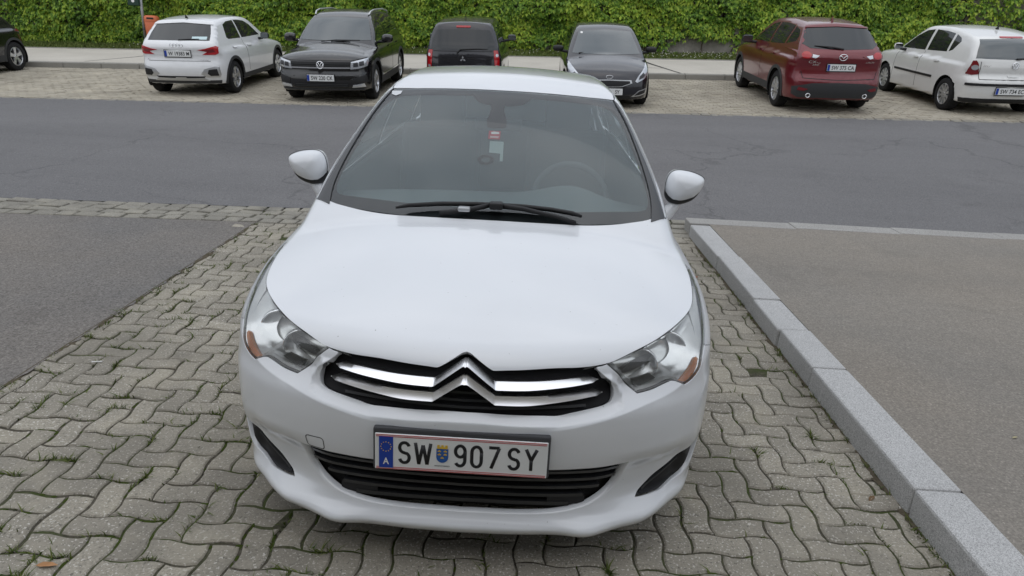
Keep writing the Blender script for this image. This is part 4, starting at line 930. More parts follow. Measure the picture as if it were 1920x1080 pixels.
wsR = np.vstack([spline(np.array(base), 3)[:-1], spline(np.array(TI[::-1]), 3), spline(to_slope(np.array([(x, y, 1.40) for x, y in WT[::-1]]))*0+np.array([(.576, 1.104), (.45, 1.094), (.321, 1.090), (.192, 1.087), (0, 1.086)]), 2)])
wsf = np.vstack([wsR, (wsR*[-1, 1])[::-1][1:-1]]); wsh = c4patch('windscreen', 'slope', [wsf], G_WS, .022, -.002, [[(0, -.005)]], .0)
fr_in = [(0, .103), (.25, .112), (.42, .138), (.60, .180), (.655, .200), (.680, .235), (.684, .33), (.648, .62), (.608, .85), (.575, .955), (.52, 1.018), (.386, 1.032), (.15, 1.030), (.115, .965), (.06, .938), (0, .932)]
fr_ = spline(np.array(fr_in), 4, sharp=(12,)); frf = np.vstack([fr_, (fr_*[-1, 1])[::-1][1:-1]]); c4patch('glass_border', 'slope', [wsf, frf], M_FRIT, .022, -.007, [[], []], 0, wsh); c4patch('painted_veil', 'slope', [wsf], G_VEIL, .04, -.012, [[]], 0, wsh)  # last patch paints in the veil of the dashboard reflected inside the windscreen
c4patch('toll_sticker', 'slope', [np.array([(-.578, 1.078), (-.522, 1.072), (-.525, 1.035), (-.548, 1.016), (-.572, 1.036)])], mat('sticker silver', (.62, .64, .66), .6), .01, .0005, [[]], 0, wsh)
c4patch('mirror_shoe', 'slope', [spline(np.array([(-.046, .945), (.014, .945), (.018, .88), (.034, .80), (.035, .735), (.02, .722), (-.04, .720), (-.056, .735), (-.060, .79), (-.048, .88)]), 3, True)], M_FRIT, .02, -.009, [[]], 0, wsh)
th_ = np.linspace(0, 2*math.pi, 25)[:-1]; ring_ = lambda a, b: np.stack([-.043+a*np.cos(th_), .447+b*np.sin(th_)], -1)
c4patch('phone_holder_ring', 'slope', [ring_(.036, .036), ring_(.023, .023)], M_FRIT, .012, -.009, [[], []], 0, wsh)
# cowl panel under the wipers
cw = np.vstack([np.array([(x, s_-.05) for x, s_ in base]), np.array([(x, s_+.004) for x, s_ in base[::-1]])]); c4patch('cowl_panel', 'slope', [np.vstack([cw[:7], cw[7:]])], M_BLACK, .03, -.016, [[]], 0, None, (1, -1))
# wipers
def on_ws(x, s_, off): 
    o, d, a, b = PROJ['slope'](np.array([[x, s_]])); return Vector(C4.cast(o, d, a, b, off, n=120)[0])-C4O
w_ = MB(); w_.tube([on_ws(x, s_, .022) for x, s_ in ((-.385, .060), (-.33, .075), (-.2, .088), (-.05, .094), (.02, .094))], [.005, .009, .010, .010, .010], 8); w_.tube([on_ws(-.20, .04, .01), on_ws(-.10, .05, .02), on_ws(.0, .08, .03)], [.012, .011, .010], 8); w_.build('wiper', M_BLACK, c4, smooth=True)
w_ = MB(); w_.tube([on_ws(x, s_, .022) for x, s_ in ((.04, .098), (.14, .097), (.26, .092), (.345, .082), (.385, .070))], [.008, .010, .010, .010, .006], 8); w_.tube([on_ws(.03, .085, .028), on_ws(.14, .075, .028), on_ws(.28, .055, .018), on_ws(.36, .04, .008)], [.012, .010, .009, .009], 8); w_.build('wiper', M_BLACK, c4, smooth=True)
w_ = MB(); q0 = on_ws(.03, .082, .03); w_.box((q0.x, q0.y, q0.z), (.055, .05, .028), None); w_.build('wiper_joint', M_BLACK, c4, bevel=.007); w_ = MB(); w_.box((q0.x-.13, q0.y-.025, q0.z-.016), (.05, .04, .018)); w_.build('wiper_joint', M_SATIN, c4, bevel=.006)
# ---- door mirrors
for s in (1, -1):
    OUTL = np.array([(72, 620), (90, 598), (150, 577), (225, 569), (268, 585), (289, 630), (291, 690), (268, 735), (228, 752), (178, 745), (120, 715), (84, 668)], float)
    OUTL = spline(np.stack([-(OUTL[:, 0]-190)/1263*1.02, -(OUTL[:, 1]-662)/1263*1.02], -1), 4, True)
    def dome(name, out, c, dep, back, m, par):
        mb = MB(); rows_ = []
        for rho in (.001, .3, .55, .75, .88, .96, 1.0): rows_.append([(s*(c[0]+q[0]*rho), c[1]-dep*math.sqrt(max(0, 1-rho**2.4)), c[2]+q[1]*rho) for q in np.vstack([out, out[:1]])])
        for k_, rho in ((.4, 1.0), (.8, .97), (1.0, .88), (1.0, .001)): rows_.append([(s*(c[0]+q[0]*rho), c[1]+back*k_, c[2]+q[1]*rho) for q in np.vstack([out, out[:1]])])
        mb.sheet(rows_); return fit(mb.build(name, m, par, smooth=True))
    shell = dome('door_mirror', OUTL, (.893, 1.50, 1.045), .085, .055, P_C4, c4)
    rim_ = MB(); rim_.tube([(s*(.893+q[0]*1.004), 1.503, 1.045+q[1]*1.004) for q in np.vstack([OUTL, OUTL[:1]])], .0022, 5, False); rim_.build('mirror_seam', M_BLACK, shell, smooth=True)
    low_ = OUTL*[.93, .80]; lower = dome('mirror_base', low_, (.889, 1.512, 1.013), .072, .03, M_BLACK, c4); lower.parent = shell; lower.location = (0, 0, 0)
    gl_ = MB(); gl_.box((s*.890, 1.552, 1.045), (.125, .006, .095)); o = gl_.build('mirror_glass', M_CHROME, shell, bevel=.02)
    ar = MB(); ar.tube([(s*.775, 1.47, .885), (s*.82, 1.48, .905), (s*.855, 1.495, .945), (s*.872, 1.505, .975)], [.040, .034, .028, .026], 12); o = ar.build('mirror_arm', P_C4, shell, smooth=True)
# ---- rear end
RP = [side_pt(y, z) for y, z in ((4.08, .25), (4.10, .6), (4.05, .95), (3.90, 1.12), (3.74, 1.30))]
rearR = np.array([(0, .17), (.6, .17)]+[(p[0], p[2]) for p in RP]+[(.5, 1.335), (0, 1.37)]); rearL = np.vstack([rearR, (rearR*[-1, 1])[::-1][1:-1]])
tg_ = c4patch('tailgate', 'rear', [rearL], P_C4, .05, 0, [[(0, -.02)]], 0)
c4patch('rear_window', 'rear', [np.array([(-.56, 1.04), (.56, 1.04), (.48, 1.30), (-.48, 1.30)])], M_GLASSD, .05, .003, [[(0, -.01)]], 0, tg_)
for s in (1, -1): c4patch('tail_light', 'rear', [np.array([(.50, .78), (.72, .76), (.76, .90), (.70, .99), (.52, .93)])], M_RED, .04, .006, [[(0, -.01)]], 0, tg_, (s,))
# ---- running gear and dark inner structure
for s in (1, -1):
    for y in (.93, 3.54):
        w_ = wheel(c4, (s*.775, y-2.1, .316), .316, .205, 5, s, M_ALLOY, twin=True); mb = MB(); n = 20
        rows_ = [[(s*x, y-2.1+.37*math.cos(a), max(.16, .315+.37*math.sin(a))) for a in np.linspace(-.5, math.pi+.5, n)] for x in (.86, .58)]; mb.sheet(rows_); mb.add([(s*.58, y-2.1, .33)]+rows_[1], [(0, i+1, i+2) for i in range(n-1)]); mb.build('wheel_arch', M_WELL, c4)
mb = MB(); mb.box((0, 0, .26), (1.10, 3.9, .14)); mb.box((0, -1.45, .50), (1.0, .75, .40)); mb.box((0, .235-2.1, .31), (.84, .20, .26)); mb.box((0, 2.05-.35, .55), (1.2, .5, .5)); mb.build('underbody', M_WELL, c4, bevel=.03)
# ---- cabin
inn = MB(); inn.box((0, .25, .36), (1.40, 2.9, .06)); inn.build('cabin_floor', M_SEAT, c4)
for s in (1, -1): mb = MB(); mb.box((s*.748, .45, .68), (.05, 2.6, .64)); mb.build('door_lining', M_DASH, c4, bevel=.02)
mb = MB(); rows_ = []
for y, z, wv in ((1.00, .915, .60), (1.12, .945, .66), (1.30, .968, .70), (1.45, .972, .72), (1.56, .955, .73), (1.60, .90, .73), (1.60, .55, .73)):
    rows_.append([(x, y-2.1, z+(.075*math.exp(-((x-.36)/.17)**2)*math.exp(-((y-1.50)/.12)**2) if z > .9 else 0)-.03*(x/.7)**2*(1 if z > .9 else 0)) for x in np.linspace(-wv, wv, 33)])
mb.sheet(rows_); dash = mb.build('dashboard', M_DASH, c4, smooth=True)
sw = MB(); T_ = [(.37+.185*math.cos(a), 1.66-2.1+.185*math.sin(a)*.42, .915+.185*math.sin(a)*.9) for a in np.linspace(0, 2*math.pi, 33)]; sw.tube(T_, .016, 8, False)
for a in (-.3, math.pi+.3, -math.pi/2): sw.tube([(.37, 1.65-2.1, .90), (.37+.18*math.cos(a), 1.66-2.1+.18*math.sin(a)*.42, .915+.18*math.sin(a)*.9)], .016, 6)
sw.tube([(.37, 1.66-2.1, .905), (.37, 1.50-2.1, .845)], .05, 12); sw.build('steering_wheel', M_SEAT, c4, smooth=True)
for x in (-.37, .37):
    st = MB(); st.box((0, 0, 0), (.48, .50, .14)); M_ = Matrix.Translation((0, .28, .36)) @ Matrix.Rotation(math.radians(-18), 4, 'X'); st.box((0, 0, 0), (.47, .13, .62), M_)
    so = st.build('seat', M_SEAT, c4, bevel=.05, seg=3); so.location = (x, 2.05-2.1, .52); hd = MB(); hd.box((0, .40, .74), (.26, .10, .17)); hd.tube([(-.06, .37, .60), (-.06, .40, .72)], .007, 6); hd.tube([(.06, .37, .60), (.06, .40, .72)], .007, 6); hd.build('headrest', M_SEAT, so, bevel=.04, seg=3)
rs = MB(); rs.box((0, 3.05-2.1, .55), (1.25, .5, .16)); rs.box((0, 3.38-2.1, .82), (1.22, .14, .58)); rs.build('rear_seat', M_SEAT, c4, bevel=.05, seg=3)
rm = MB(); rm.box((-.012, 1.85-2.1, 1.245), (.24, .035, .065)); rm.build('inside_mirror', M_BLACK, c4, bevel=.012)
# hanging pendant and tags on the mirror
c4patch('red_pendant', 'slope', [np.array([(-.044, .690), (.012, .690), (.012, .618), (-.044, .618)])], mat('red card', (.45, .05, .07), .5), .02, -.0095, [[]], 0, wsh)
c4patch('pendant_print', 'slope', [np.array([(-.034, .678), (-.018, .684), (.004, .680), (.006, .664), (-.03, .660)])], M_WHITE, .02, -.0090, [[]], 0, wsh)
c4patch('pendant_print', 'slope', [np.array([(-.036, .644), (.006, .644), (.004, .628), (-.034, .628)])], mat('pale print', (.60, .45, .45), .6), .02, -.0090, [[]], 0, wsh)
c4patch('pale_tag', 'slope', [np.array([(-.034, .600), (.032, .600), (.034, .512), (.036, .440), (.022, .440), (.020, .500), (-.030, .505)])], mat('pale card', (.34, .40, .39), .6), .02, -.0095, [[]], 0, wsh)
# ---- number plate
M_HOLD = mat('plate holder', (.05, .051, .055), .5)
hp = MB(); hp.box((0, .006, .006), (.534, .022, .140)); hold = hp.build('plate_holder', M_HOLD, c4, bevel=.006); hold.location = Vector((0, -.006, .4745))-C4O; hold.rotation_euler = (math.radians(-3), 0, 0)
pl = MB(); pl.box((0, -.008, 0), (.52, .006, .12)); pl = pl.build('number_plate', M_PLATE, hold, bevel=.003)
def ink(name, strokes, x, m=M_INK, r_=.0052, sx=.038, sz=.075, z0=0.0, y=-.0112):
    mb = MB()
    for st in strokes: mb.tube([(x+p[0]*sx, 0, z0+p[1]*sz) for p in st], r_, 8)
    mb.V = [(a, y+(b*.22), c) for a, b, c in mb.V]; o = mb.build(name, m, None, smooth=True); o.parent = hold; return o
def arc(cx, cz, rx, rz, a0, a1, n=12): return [(cx+rx*math.cos(math.radians(a)), cz+rz*math.sin(math.radians(a))) for a in np.linspace(a0, a1, n)]
GS = [arc(0, .225, .40, .225, 20, 180, 10)+arc(0, .225, .40, .225, 180, 262, 6)[1:]+[(.12, -.03)]+arc(0, -.225, .40, .225, 62, -90, 10)+arc(0, -.225, .40, .225, -90, -165, 6)[1:]]
GW = [[(-.5, .47), (-.27, -.47)], [(-.27, -.47), (0, .38)], [(0, .38), (.27, -.47)], [(.27, -.47), (.5, .47)]]
G9 = [arc(0, .20, .40, .25, 0, 360, 22), [(.40, .20), (.40, -.15)]+arc(0, -.20, .40, .25, 0, -150, 12)]
G0 = [arc(0, .20, .40, .25, 0, 180, 12)+arc(0, -.20, .40, .25, 180, 360, 12)+[(.40, .20)]]
G7 = [[(-.42, .45), (.45, .45)], [(.43, .45), (-.20, -.47)]]; GY = [[(-.45, .47), (0, -.02)], [(.45, .47), (0, -.02)], [(0, .0), (0, -.47)]]
for gname, X, kx in ((GS, 404, 1), (GW, 581, 1.28), (G9, 935, 1), (G0, 1091, 1), (G7, 1255, 1), (GS, 1446, 1), (GY, 1610, 1)): ink('character', gname, (X-943)/1643*.52, sx=.036*kx)
bb = MB(); bb.box(((229-943)/1643*.52, -.0115, -.001), (.0425, .002, .104)); bo = bb.build('blue_band', M_EU, hold)
for k in range(12): a = 2*math.pi*k/12; stx = MB(); stx.box(((229-943)/1643*.52+.0155*math.cos(a), -.0128, .018+.0155*math.sin(a)), (.0028, .001, .0028)); stx.build('star', M_GOLD, bo)
text_obj('country_letter', 'A', .022, .018, M_WHITE, bo, ((229-943)/1643*.52, -.0132, -.030), bold=.02)
for z in (.0565, .0515, -.0565, -.0515): ln = MB(); ln.box((0, -.0113, z), (.512, .001, .0018)); ln.build('red_line', M_LINE, hold)
cr_ = MB(); cx = (765-943)/1643*.52; sh = [(-.018, .020), (.018, .020), (.018, -.008)]+[(.018*math.cos(a), -.008-.018*math.sin(a)) for a in np.linspace(0, math.pi, 9)[1:-1]]+[(-.018, -.008)]
V, F = extrude_poly([(cx+a, b) for a, b in sh], -.0122, -.0108); cr_.add(V, F); co_ = cr_.build('crest', M_CREST, hold)
cr_ = MB()
for (a, b) in ((-.009, .012), (.009, .012), (-.009, .001), (.009, .001), (0, -.010)): cr_.box((cx+a, -.0126, b), (.010, .001, .003)); cr_.box((cx+a, -.0127, b+.002), (.004, .001, .004))
cr_.box((cx, -.0125, .024), (.032, .001, .006))
for k in range(3): cr_.box((cx-.012+.012*k, -.0125, .030), (.007, .001, .006))
cr_.build('crest_print', M_GOLD, co_)
text_obj('small_lettering', 'NIEDERÖSTERREICH', .0055, .046, M_INK, hold, (cx, -.0118, -.037), bold=.01)
GRP = 'cars parked side by side along the ivy wall'
P_WHITE = paint('white car paint', (.74, .75, .76), .3, .10); P_WHITE2 = paint('off-white car paint', (.72, .72, .70), .35, .12); P_BLACK = paint('black car paint', (.005, .005, .006), .2, .03, 0, (.05, .045, .04)); P_NAVY = paint('dark graphite paint', (.014, .014, .019), .22, .08, .3, (.07, .065, .06)); P_DRED = paint('dark red paint', (.145, .009, .015), .28, .06, .3, (.14, .09, .08))
# ================================================================ white crossover hatchback seen from behind
L, W = 4.05, 1.74; S = make_shape(L, W, top=[(-.2, .62), (0, .74), (.1, .80), (.4, .88), (1.0, .98), (1.4, 1.0), (4.1, 1.0)],
    roof=[(1.2, 1.36), (1.7, 1.42), (2.1, 1.47), (2.6, 1.49), (3.1, 1.475), (3.55, 1.43), (3.9, 1.39)],
    ws=[(.9, .95), (1.0, 1.12), (1.2, 1.45), (1.42, 1.83), (1.55, 2.1)], rw=[(.85, 4.12), (1.0, 4.05), (1.1, 3.98), (1.3, 3.80), (1.42, 3.70)],
    rear_z=[(.1, 3.92), (.28, 3.98), (.4, 4.04), (.62, 4.05), (.70, 4.02), (.85, 4.01), (.96, 4.03), (1.02, 4.0), (1.1, 3.9)], front_z=[(.1, .06), (.3, 0), (.6, 0), (.75, .04), (.9, .12)],
    Wc=[(.8, .84), (.95, .80), (1.05, .765), (1.2, .71), (1.38, .635), (1.5, .56)], bottom=.24)
wh = (.78, 3.35); r = .325
car = start_car('white_hatchback', 'white raised hatchback with red tail lights parked tail first beside the orange bin', 'car', S, L, W, wh, r, P_WHITE, bg_matrix(-6.88, 12.60+L, True), GRP, spokes=5, twin=True, zr=.84)
K = dict(step=.04)
patch('rear_window', S, 'rear', [(-.62, 1.075), (.62, 1.075), (.60, 1.2), (.545, 1.36), (0, 1.385), (-.545, 1.36), (-.60, 1.2)], M_GLASSD, car, **K)
patch('roof_spoiler', S, 'rear', [(-.60, 1.355), (-.58, 1.385), (0, 1.425), (.58, 1.385), (.60, 1.355), (0, 1.39)], P_WHITE, car, step=.04, off=.02)
both('tail_light', S, 'rear', [(.40, .905), (.55, .93), (.74, .985), (.775, .96), (.77, .84), (.72, .815), (.48, .815), (.58, .87)], M_RED, car, step=.025, off=.006)
both('tail_light_inner', S, 'rear', [(.46, .895), (.60, .915), (.70, .925), (.72, .87), (.60, .85), (.55, .835), (.60, .88)], M_DRED, car, step=.02, off=.009)
both('bumper_insert', S, 'rear', [(.50, .55), (.70, .60), (.765, .58), (.775, .44), (.75, .39), (.52, .39), (.42, .45)], M_SATIN, car, step=.03, off=.006)
both('bumper_vent', S, 'rear', [(.58, .535), (.73, .55), (.745, .42), (.60, .415), (.55, .46)], M_BLACK, car, step=.025, off=.012)
patch('lower_trim', S, 'rear', [(-.50, .405), (.50, .405), (.42, .345), (-.42, .345)], M_BLACK, car, step=.03, off=.006)
patch('skid_plate', S, 'rear', [(-.46, .375), (-.12, .365), (-.10, .385), (.10, .385), (.12, .365), (.46, .375), (.56, .315), (-.56, .315)], M_SATIN, car, step=.03, off=.012)
patch('bumper_lower', S, 'rear', [(-.76, .325), (.76, .325), (.74, .26), (-.74, .26)], M_TRIM, car, step=.04, off=.004)
for s in (1, -1):
    patch('side_window', S, 'side', [(1.62, 1.045), (1.95, 1.28), (2.15, 1.36), (2.45, 1.395), (2.62, 1.40), (2.60, 1.05)], M_GLASSD, car, step=.05, side=s)
    patch('side_window', S, 'side', [(2.68, 1.05), (2.68, 1.40), (3.0, 1.39), (3.22, 1.34), (3.32, 1.10), (3.25, 1.065)], M_GLASSD, car, step=.05, side=s)
    for y in wh: patch('arch_cladding', S, 'side', arch_ring(y, r, r+.045, r+.105), M_TRIM, car, step=.035, off=.008, side=s)
    patch('side_sill', S, 'side', [(wh[0]+.42, .36), (wh[1]-.42, .36), (wh[1]-.40, .26), (wh[0]+.40, .26)], M_TRIM, car, step=.06, off=.006, side=s)
    patch('door_seam', S, 'side', [(2.63, 0.4), (2.636, 0.4), (2.651, 1.03), (2.645, 1.03)], M_BLACK, car, step=.03, off=.002, side=s)
    patch('door_handle', S, 'side', rrect(2.36, 2.56, .885, .92, .015), P_WHITE, car, step=.03, off=.022, side=s); patch('door_handle', S, 'side', rrect(3.08, 3.26, .90, .935, .015), P_WHITE, car, step=.03, off=.022, side=s)
    mirror_part(car, S, 1.72, 1.03, W-.06, M_BLACK, s)
p, n = on_skin(S, 'rear', (0, .835)); plate(car, (0, p.y+.012, .835), FACE_REAR, 'W 19383 M')
p, n = on_skin(S, 'rear', (0, .99))
for k in range(4): ring_logo('ring_badge', car, (-.094+.0627*k, p.y+.01, .99), (0, 0, 0), .036, .0055, M_CHROME)
text_obj('badge_lettering', 'A1', .035, .06, M_CHROME, car, (.62, S.cast([[.62, 5, .72]], [[0, -1., 0]], 0, 2)[0][1]+.006, .72), FACE_REAR)
text_obj('badge_lettering', 'citycarver', .03, .24, M_CHROME, car, (-.48, S.cast([[-.48, 5, .72]], [[0, -1., 0]], 0, 2)[0][1]+.006, .715), FACE_REAR)
w_ = MB(); p, n = on_skin(S, 'rear', (-.05, 1.09)); w_.tube([(-.02, p.y+.02, 1.085), (-.25, p.y-.005, 1.10), (-.42, p.y-.02, 1.105)], [.016, .011, .006], 6); w_.build('rear_wiper', M_BLACK, car)
patch('window_sticker', S, 'rear', rrect(-.56, -.27, 1.095, 1.145, .004), mat('pale blue sticker', (.55, .70, .72), .5), car, step=.04, off=.006)
f_ = MB(); f_.add([(0, 3.32, 1.46), (0, 3.42, 1.46), (0, 3.42, 1.535), (.02, 3.42, 1.46), (-.02, 3.42, 1.46), (0, 3.30, 1.455)], [(5, 3, 2), (5, 2, 4), (3, 4, 2)]); f_.build('roof_aerial', M_BLACK, car)
patch('tailgate_seam', S, 'rear', [(-.62, .70), (.62, .70), (.62, .693), (-.62, .693)], M_BLACK, car, step=.02, off=.004)
# ================================================================ black SUV facing the road
L, W = 4.49, 1.80; S = make_shape(L, W, top=[(-.2, .72), (0, .80), (.06, .86), (.2, .93), (.6, 1.0), (1.1, 1.06), (1.5, 1.08), (4.6, 1.08)],
    roof=[(1.3, 1.47), (1.8, 1.555), (2.3, 1.62), (2.8, 1.63), (3.5, 1.58), (4.0, 1.51), (4.3, 1.45)],
    ws=[(.95, 1.0), (1.05, 1.13), (1.25, 1.40), (1.5, 1.77), (1.65, 2.05)], rw=[(.9, 4.6), (1.05, 4.45), (1.3, 4.28), (1.5, 4.14)],
    rear_z=[(.1, 4.35), (.3, 4.46), (.6, 4.49), (.9, 4.44), (1.1, 4.36)], front_z=[(.1, .12), (.25, .05), (.35, 0), (.55, 0), (.62, .025), (.8, .04), (.95, .14)],
    Wc=[(.9, .86), (1.05, .80), (1.2, .755), (1.4, .665), (1.55, .58), (1.68, .50)], bottom=.25, dW=[(.1, -.05), (.3, -.01), (.5, 0), (.8, 0), (.95, -.02), (1.1, -.06), (1.2, -.1)], round_f=.8)
wh = (.89, 3.57); r = .35
car = start_car('black_suv', 'black SUV with chrome headlights facing the road, nearest to the white hatchback by the bin', 'car', S, L, W, wh, r, P_BLACK, bg_matrix(-3.87, 12.02), GRP, spokes=5, twin=True)
patch('windscreen', S, 'front', [(-.72, 1.10), (0, 1.085), (.72, 1.10), (.66, 1.28), (.585, 1.48), (0, 1.51), (-.585, 1.48), (-.66, 1.28)], M_GLASSB, car, step=.045)
patch('grille', S, 'front', [(-.60, .795), (0, .80), (.60, .795), (.545, .665), (0, .655), (-.545, .665)], M_BLACK, car, step=.03, off=.006)
for z in (.76, .725): patch('grille_bar', S, 'front', rrect(-.56, .56, z-.008, z+.008, .006), M_TRIM, car, step=.03, off=.018)
patch('grille_chrome', S, 'front', rrect(-.56, .56, .675, .70, .01), M_CHROME, car, step=.03, off=.018)
for s in (1, -1):
    patch('headlight', S, 'front', [(.56, .66), (.58, .795), (.74, .83), (.85, .855), (.87, .80), (.85, .71), (.72, .675)], M_CLEAR, car, step=.025, off=.008, side=s)
    patch('headlight_inner', S, 'front', [(.62, .70), (.62, .775), (.70, .79), (.71, .71)], M_LAMPIN, car, step=.02, off=.012, side=s)
    patch('headlight_inner', S, 'front', [(.73, .715), (.72, .795), (.80, .81), (.81, .73)], M_LAMPIN, car, step=.02, off=.012, side=s)
    patch('fog_lamp', S, 'front', [(.58, .325), (.60, .375), (.80, .40), (.82, .335)], M_CLEAR, car, step=.03, off=.008, side=s)
    patch('side_window', S, 'side', [(1.40, 1.10), (1.72, 1.32), (2.05, 1.48), (2.38, 1.53), (2.42, 1.10)], M_GLASSD, car, step=.05, side=s)
    patch('side_window', S, 'side', [(2.50, 1.10), (2.47, 1.53), (2.95, 1.535), (3.35, 1.51), (3.36, 1.14)], M_GLASSD, car, step=.05, side=s)
    patch('quarter_window', S, 'side', [(3.43, 1.15), (3.43, 1.505), (3.85, 1.44), (3.98, 1.32), (3.9, 1.22)], M_GLASSD, car, step=.05, side=s)
    patch('window_chrome', S, 'side', [(1.38, 1.083), (3.95, 1.19), (3.95, 1.172), (1.38, 1.065)], M_CHROME, car, step=.06, off=.008, side=s)
    patch('side_chrome', S, 'side', rrect(1.42, 3.1, .42, .445, .008), M_CHROME, car, step=.06, off=.008, side=s)
    for y in wh: patch('arch_cladding', S, 'side', arch_ring(y, r, r+.045, r+.10), M_TRIM, car, step=.035, off=.006, side=s)
    patch('side_sill', S, 'side', [(wh[0]+.42, .41), (wh[1]-.42, .41), (wh[1]-.40, .27), (wh[0]+.40, .27)], M_TRIM, car, step=.06, off=.006, side=s)
    patch('door_seam', S, 'side', [(2.44, 0.42), (2.446, 0.42), (2.461, 1.08), (2.455, 1.08)], M_BLACK, car, step=.03, off=.002, side=s)
    for y in (2.15, 3.12): patch('door_handle', S, 'side', rrect(y, y+.2, .93, .965, .015), P_BLACK, car, step=.03, off=.025, side=s)
    mirror_part(car, S, 1.52, 1.12, W, P_BLACK, s, size=(.24, .13, .17), out=.11)
    rl = MB(); rl.tube([(s*.56, 1.95, 1.545), (s*.575, 2.08, 1.605), (s*.58, 2.35, 1.63), (s*.58, 3.3, 1.615), (s*.57, 3.8, 1.56), (s*.56, 3.95, 1.50)], .017, 8); rl.build('roof_rail', M_SATIN, car, smooth=True)
    patch('bumper_line', S, 'front', [(.52, .545), (.86, .60), (.865, .585), (.53, .53)], P_BLACK, car, step=.03, off=.02, side=s)
patch('lower_grille', S, 'front', [(-.56, .44), (.56, .44), (.52, .33), (-.52, .33)], M_BLACK, car, step=.03, off=.004)
for s in (1, -1): patch('air_intake', S, 'front', [(.60, .50), (.84, .555), (.86, .42), (.62, .39)], M_BLACK, car, step=.03, off=.005, side=s)
patch('bonnet_edge', S, 'front', [(-.84, .862), (-.58, .812), (0, .815), (.58, .812), (.84, .862), (.84, .868), (.58, .822), (0, .825), (-.58, .822), (-.84, .868)], M_BLACK, car, step=.02, off=.003)
for z in (.385, .355): patch('grille_bar', S, 'front', rrect(-.5, .5, z-.006, z+.006, .004), M_TRIM, car, step=.04, off=.012)
patch('skid_trim', S, 'front', [(-.80, .30), (.80, .30), (.78, .275), (-.78, .275)], M_TRIM, car, step=.03, off=.012)
p, n = on_skin(S, 'front', (0, .735)); ring_logo('round_badge', car, (0, p.y-.015, .735), (0, 0, 0), .066, .008, M_CHROME, VWLOGO)
p, n = on_skin(S, 'front', (0, .51)); plate(car, (0, p.y-.014, .505), (0, 0, 0), 'SW 220 CK')
for s in (1, -1): w_ = MB(); w_.tube([(s*.1-.15, 1.10, 1.075), (s*.1+.12, 1.165, 1.10), (s*.1+.42, 1.18, 1.10)], .011, 6); w_.build('wiper', M_BLACK, car)
# ================================================================ dark small van-like hatchback, tail to the road, behind the white car's roof
L, W = 3.9, 1.62; S = make_shape(L, W, top=[(-.2, .62), (0, .74), (.1, .82), (.5, .92), (.9, .98), (1.2, 1.0), (4.0, 1.0)],
    roof=[(1.0, 1.40), (1.5, 1.47), (2.0, 1.51), (2.6, 1.515), (3.3, 1.49), (3.7, 1.46)], ws=[(.9, .82), (1.0, .98), (1.2, 1.26), (1.4, 1.55), (1.55, 1.8)],
    rw=[(.85, 3.98), (1.0, 3.90), (1.2, 3.80), (1.4, 3.70)], rear_z=[(.1, 3.78), (.35, 3.88), (.6, 3.9), (.85, 3.87), (1.0, 3.83), (1.1, 3.78)], front_z=[(.1, .06), (.3, 0), (.6, 0), (.75, .05), (.9, .15)],
    Wc=[(.8, .80), (.95, .76), (1.1, .73), (1.3, .66), (1.42, .60), (1.52, .54)], bottom=.2, round_r=.8)
wh = (.70, 3.24); r = .30
car = start_car('dark_hatchback', 'dark blue-black hatchback with tall red tail lights half hidden behind the white car roof', 'car', S, L, W, wh, r, P_NAVY, bg_matrix(-1.27, 13.05+L, True), GRP, spokes=6, zr=.75)
patch('rear_window', S, 'rear', [(-.66, .955), (.66, .955), (.62, 1.15), (.54, 1.325), (0, 1.345), (-.54, 1.325), (-.62, 1.15)], M_GLASSD, car, step=.04)
for s in (1, -1):
    patch('tail_light', S, 'rear', [(.62, .955), (.70, .95), (.735, .80), (.735, .61), (.655, .60), (.635, .75)], M_RED, car, step=.025, off=.008, side=s)
    patch('tail_light_inner', S, 'rear', [(.69 + .028*math.cos(a), .86+.03*math.sin(a)) for a in np.linspace(0, 6.28, 13)[:-1]], M_CLEAR, car, step=.02, off=.012, side=s)
    patch('reversing_lens', S, 'rear', rrect(.665, .72, .625, .67, .01), M_CLEAR, car, step=.02, off=.012, side=s)
    patch('side_window', S, 'side', [(1.15, 1.0), (1.45, 1.25), (1.75, 1.40), (2.2, 1.42), (2.22, 1.0)], M_GLASSD, car, step=.05, side=s)
    patch('side_window', S, 'side', [(2.3, 1.0), (2.28, 1.42), (2.8, 1.41), (3.25, 1.36), (3.4, 1.1), (3.3, 1.02)], M_GLASSD, car, step=.05, side=s)
    mirror_part(car, S, 1.38, 1.03, W, P_NAVY, s)
patch('brake_light', S, 'rear', rrect(-.145, .145, 1.375, 1.41, .015), M_RED, car, step=.03, off=.02)
p, n = on_skin(S, 'rear', (0, .79)); d_ = MB()
for a in (90, 210, 330):
    a = math.radians(a); t = Vector((math.cos(a), 0, math.sin(a))); q = Vector((-t.z, 0, t.x)); V = [Vector(), t*.033+q*.019, t*.066, t*.033-q*.019]; d_.add([v for v in V]+[v+Vector((0, .006, 0)) for v in V], [(4, 5, 6, 7), (0, 1, 5, 4), (1, 2, 6, 5), (2, 3, 7, 6), (3, 0, 4, 7)])
o = d_.build('diamond_badge', M_CHROME, car); o.location = (0, p.y+.004, .785)
w_ = MB(); p, n = on_skin(S, 'rear', (0, .94)); w_.tube([(.12, p.y+.03, .90), (.05, p.y+.02, .97), (-.3, p.y-.005, .985), (-.5, p.y-.02, .975)], [.016, .012, .010, .006], 6); w_.build('rear_wiper', M_BLACK, car)
text_obj('badge_lettering', 'COLT', .03, .12, M_CHROME, car, (-.52, S.cast([[-.52, 5, .66]], [[0, -1., 0]], 0, 2)[0][1]+.006, .655), FACE_REAR)
patch('tailgate_strip', S, 'rear', rrect(-.60, .60, .925, .94, .006), M_BLACK, car, step=.04, off=.002)
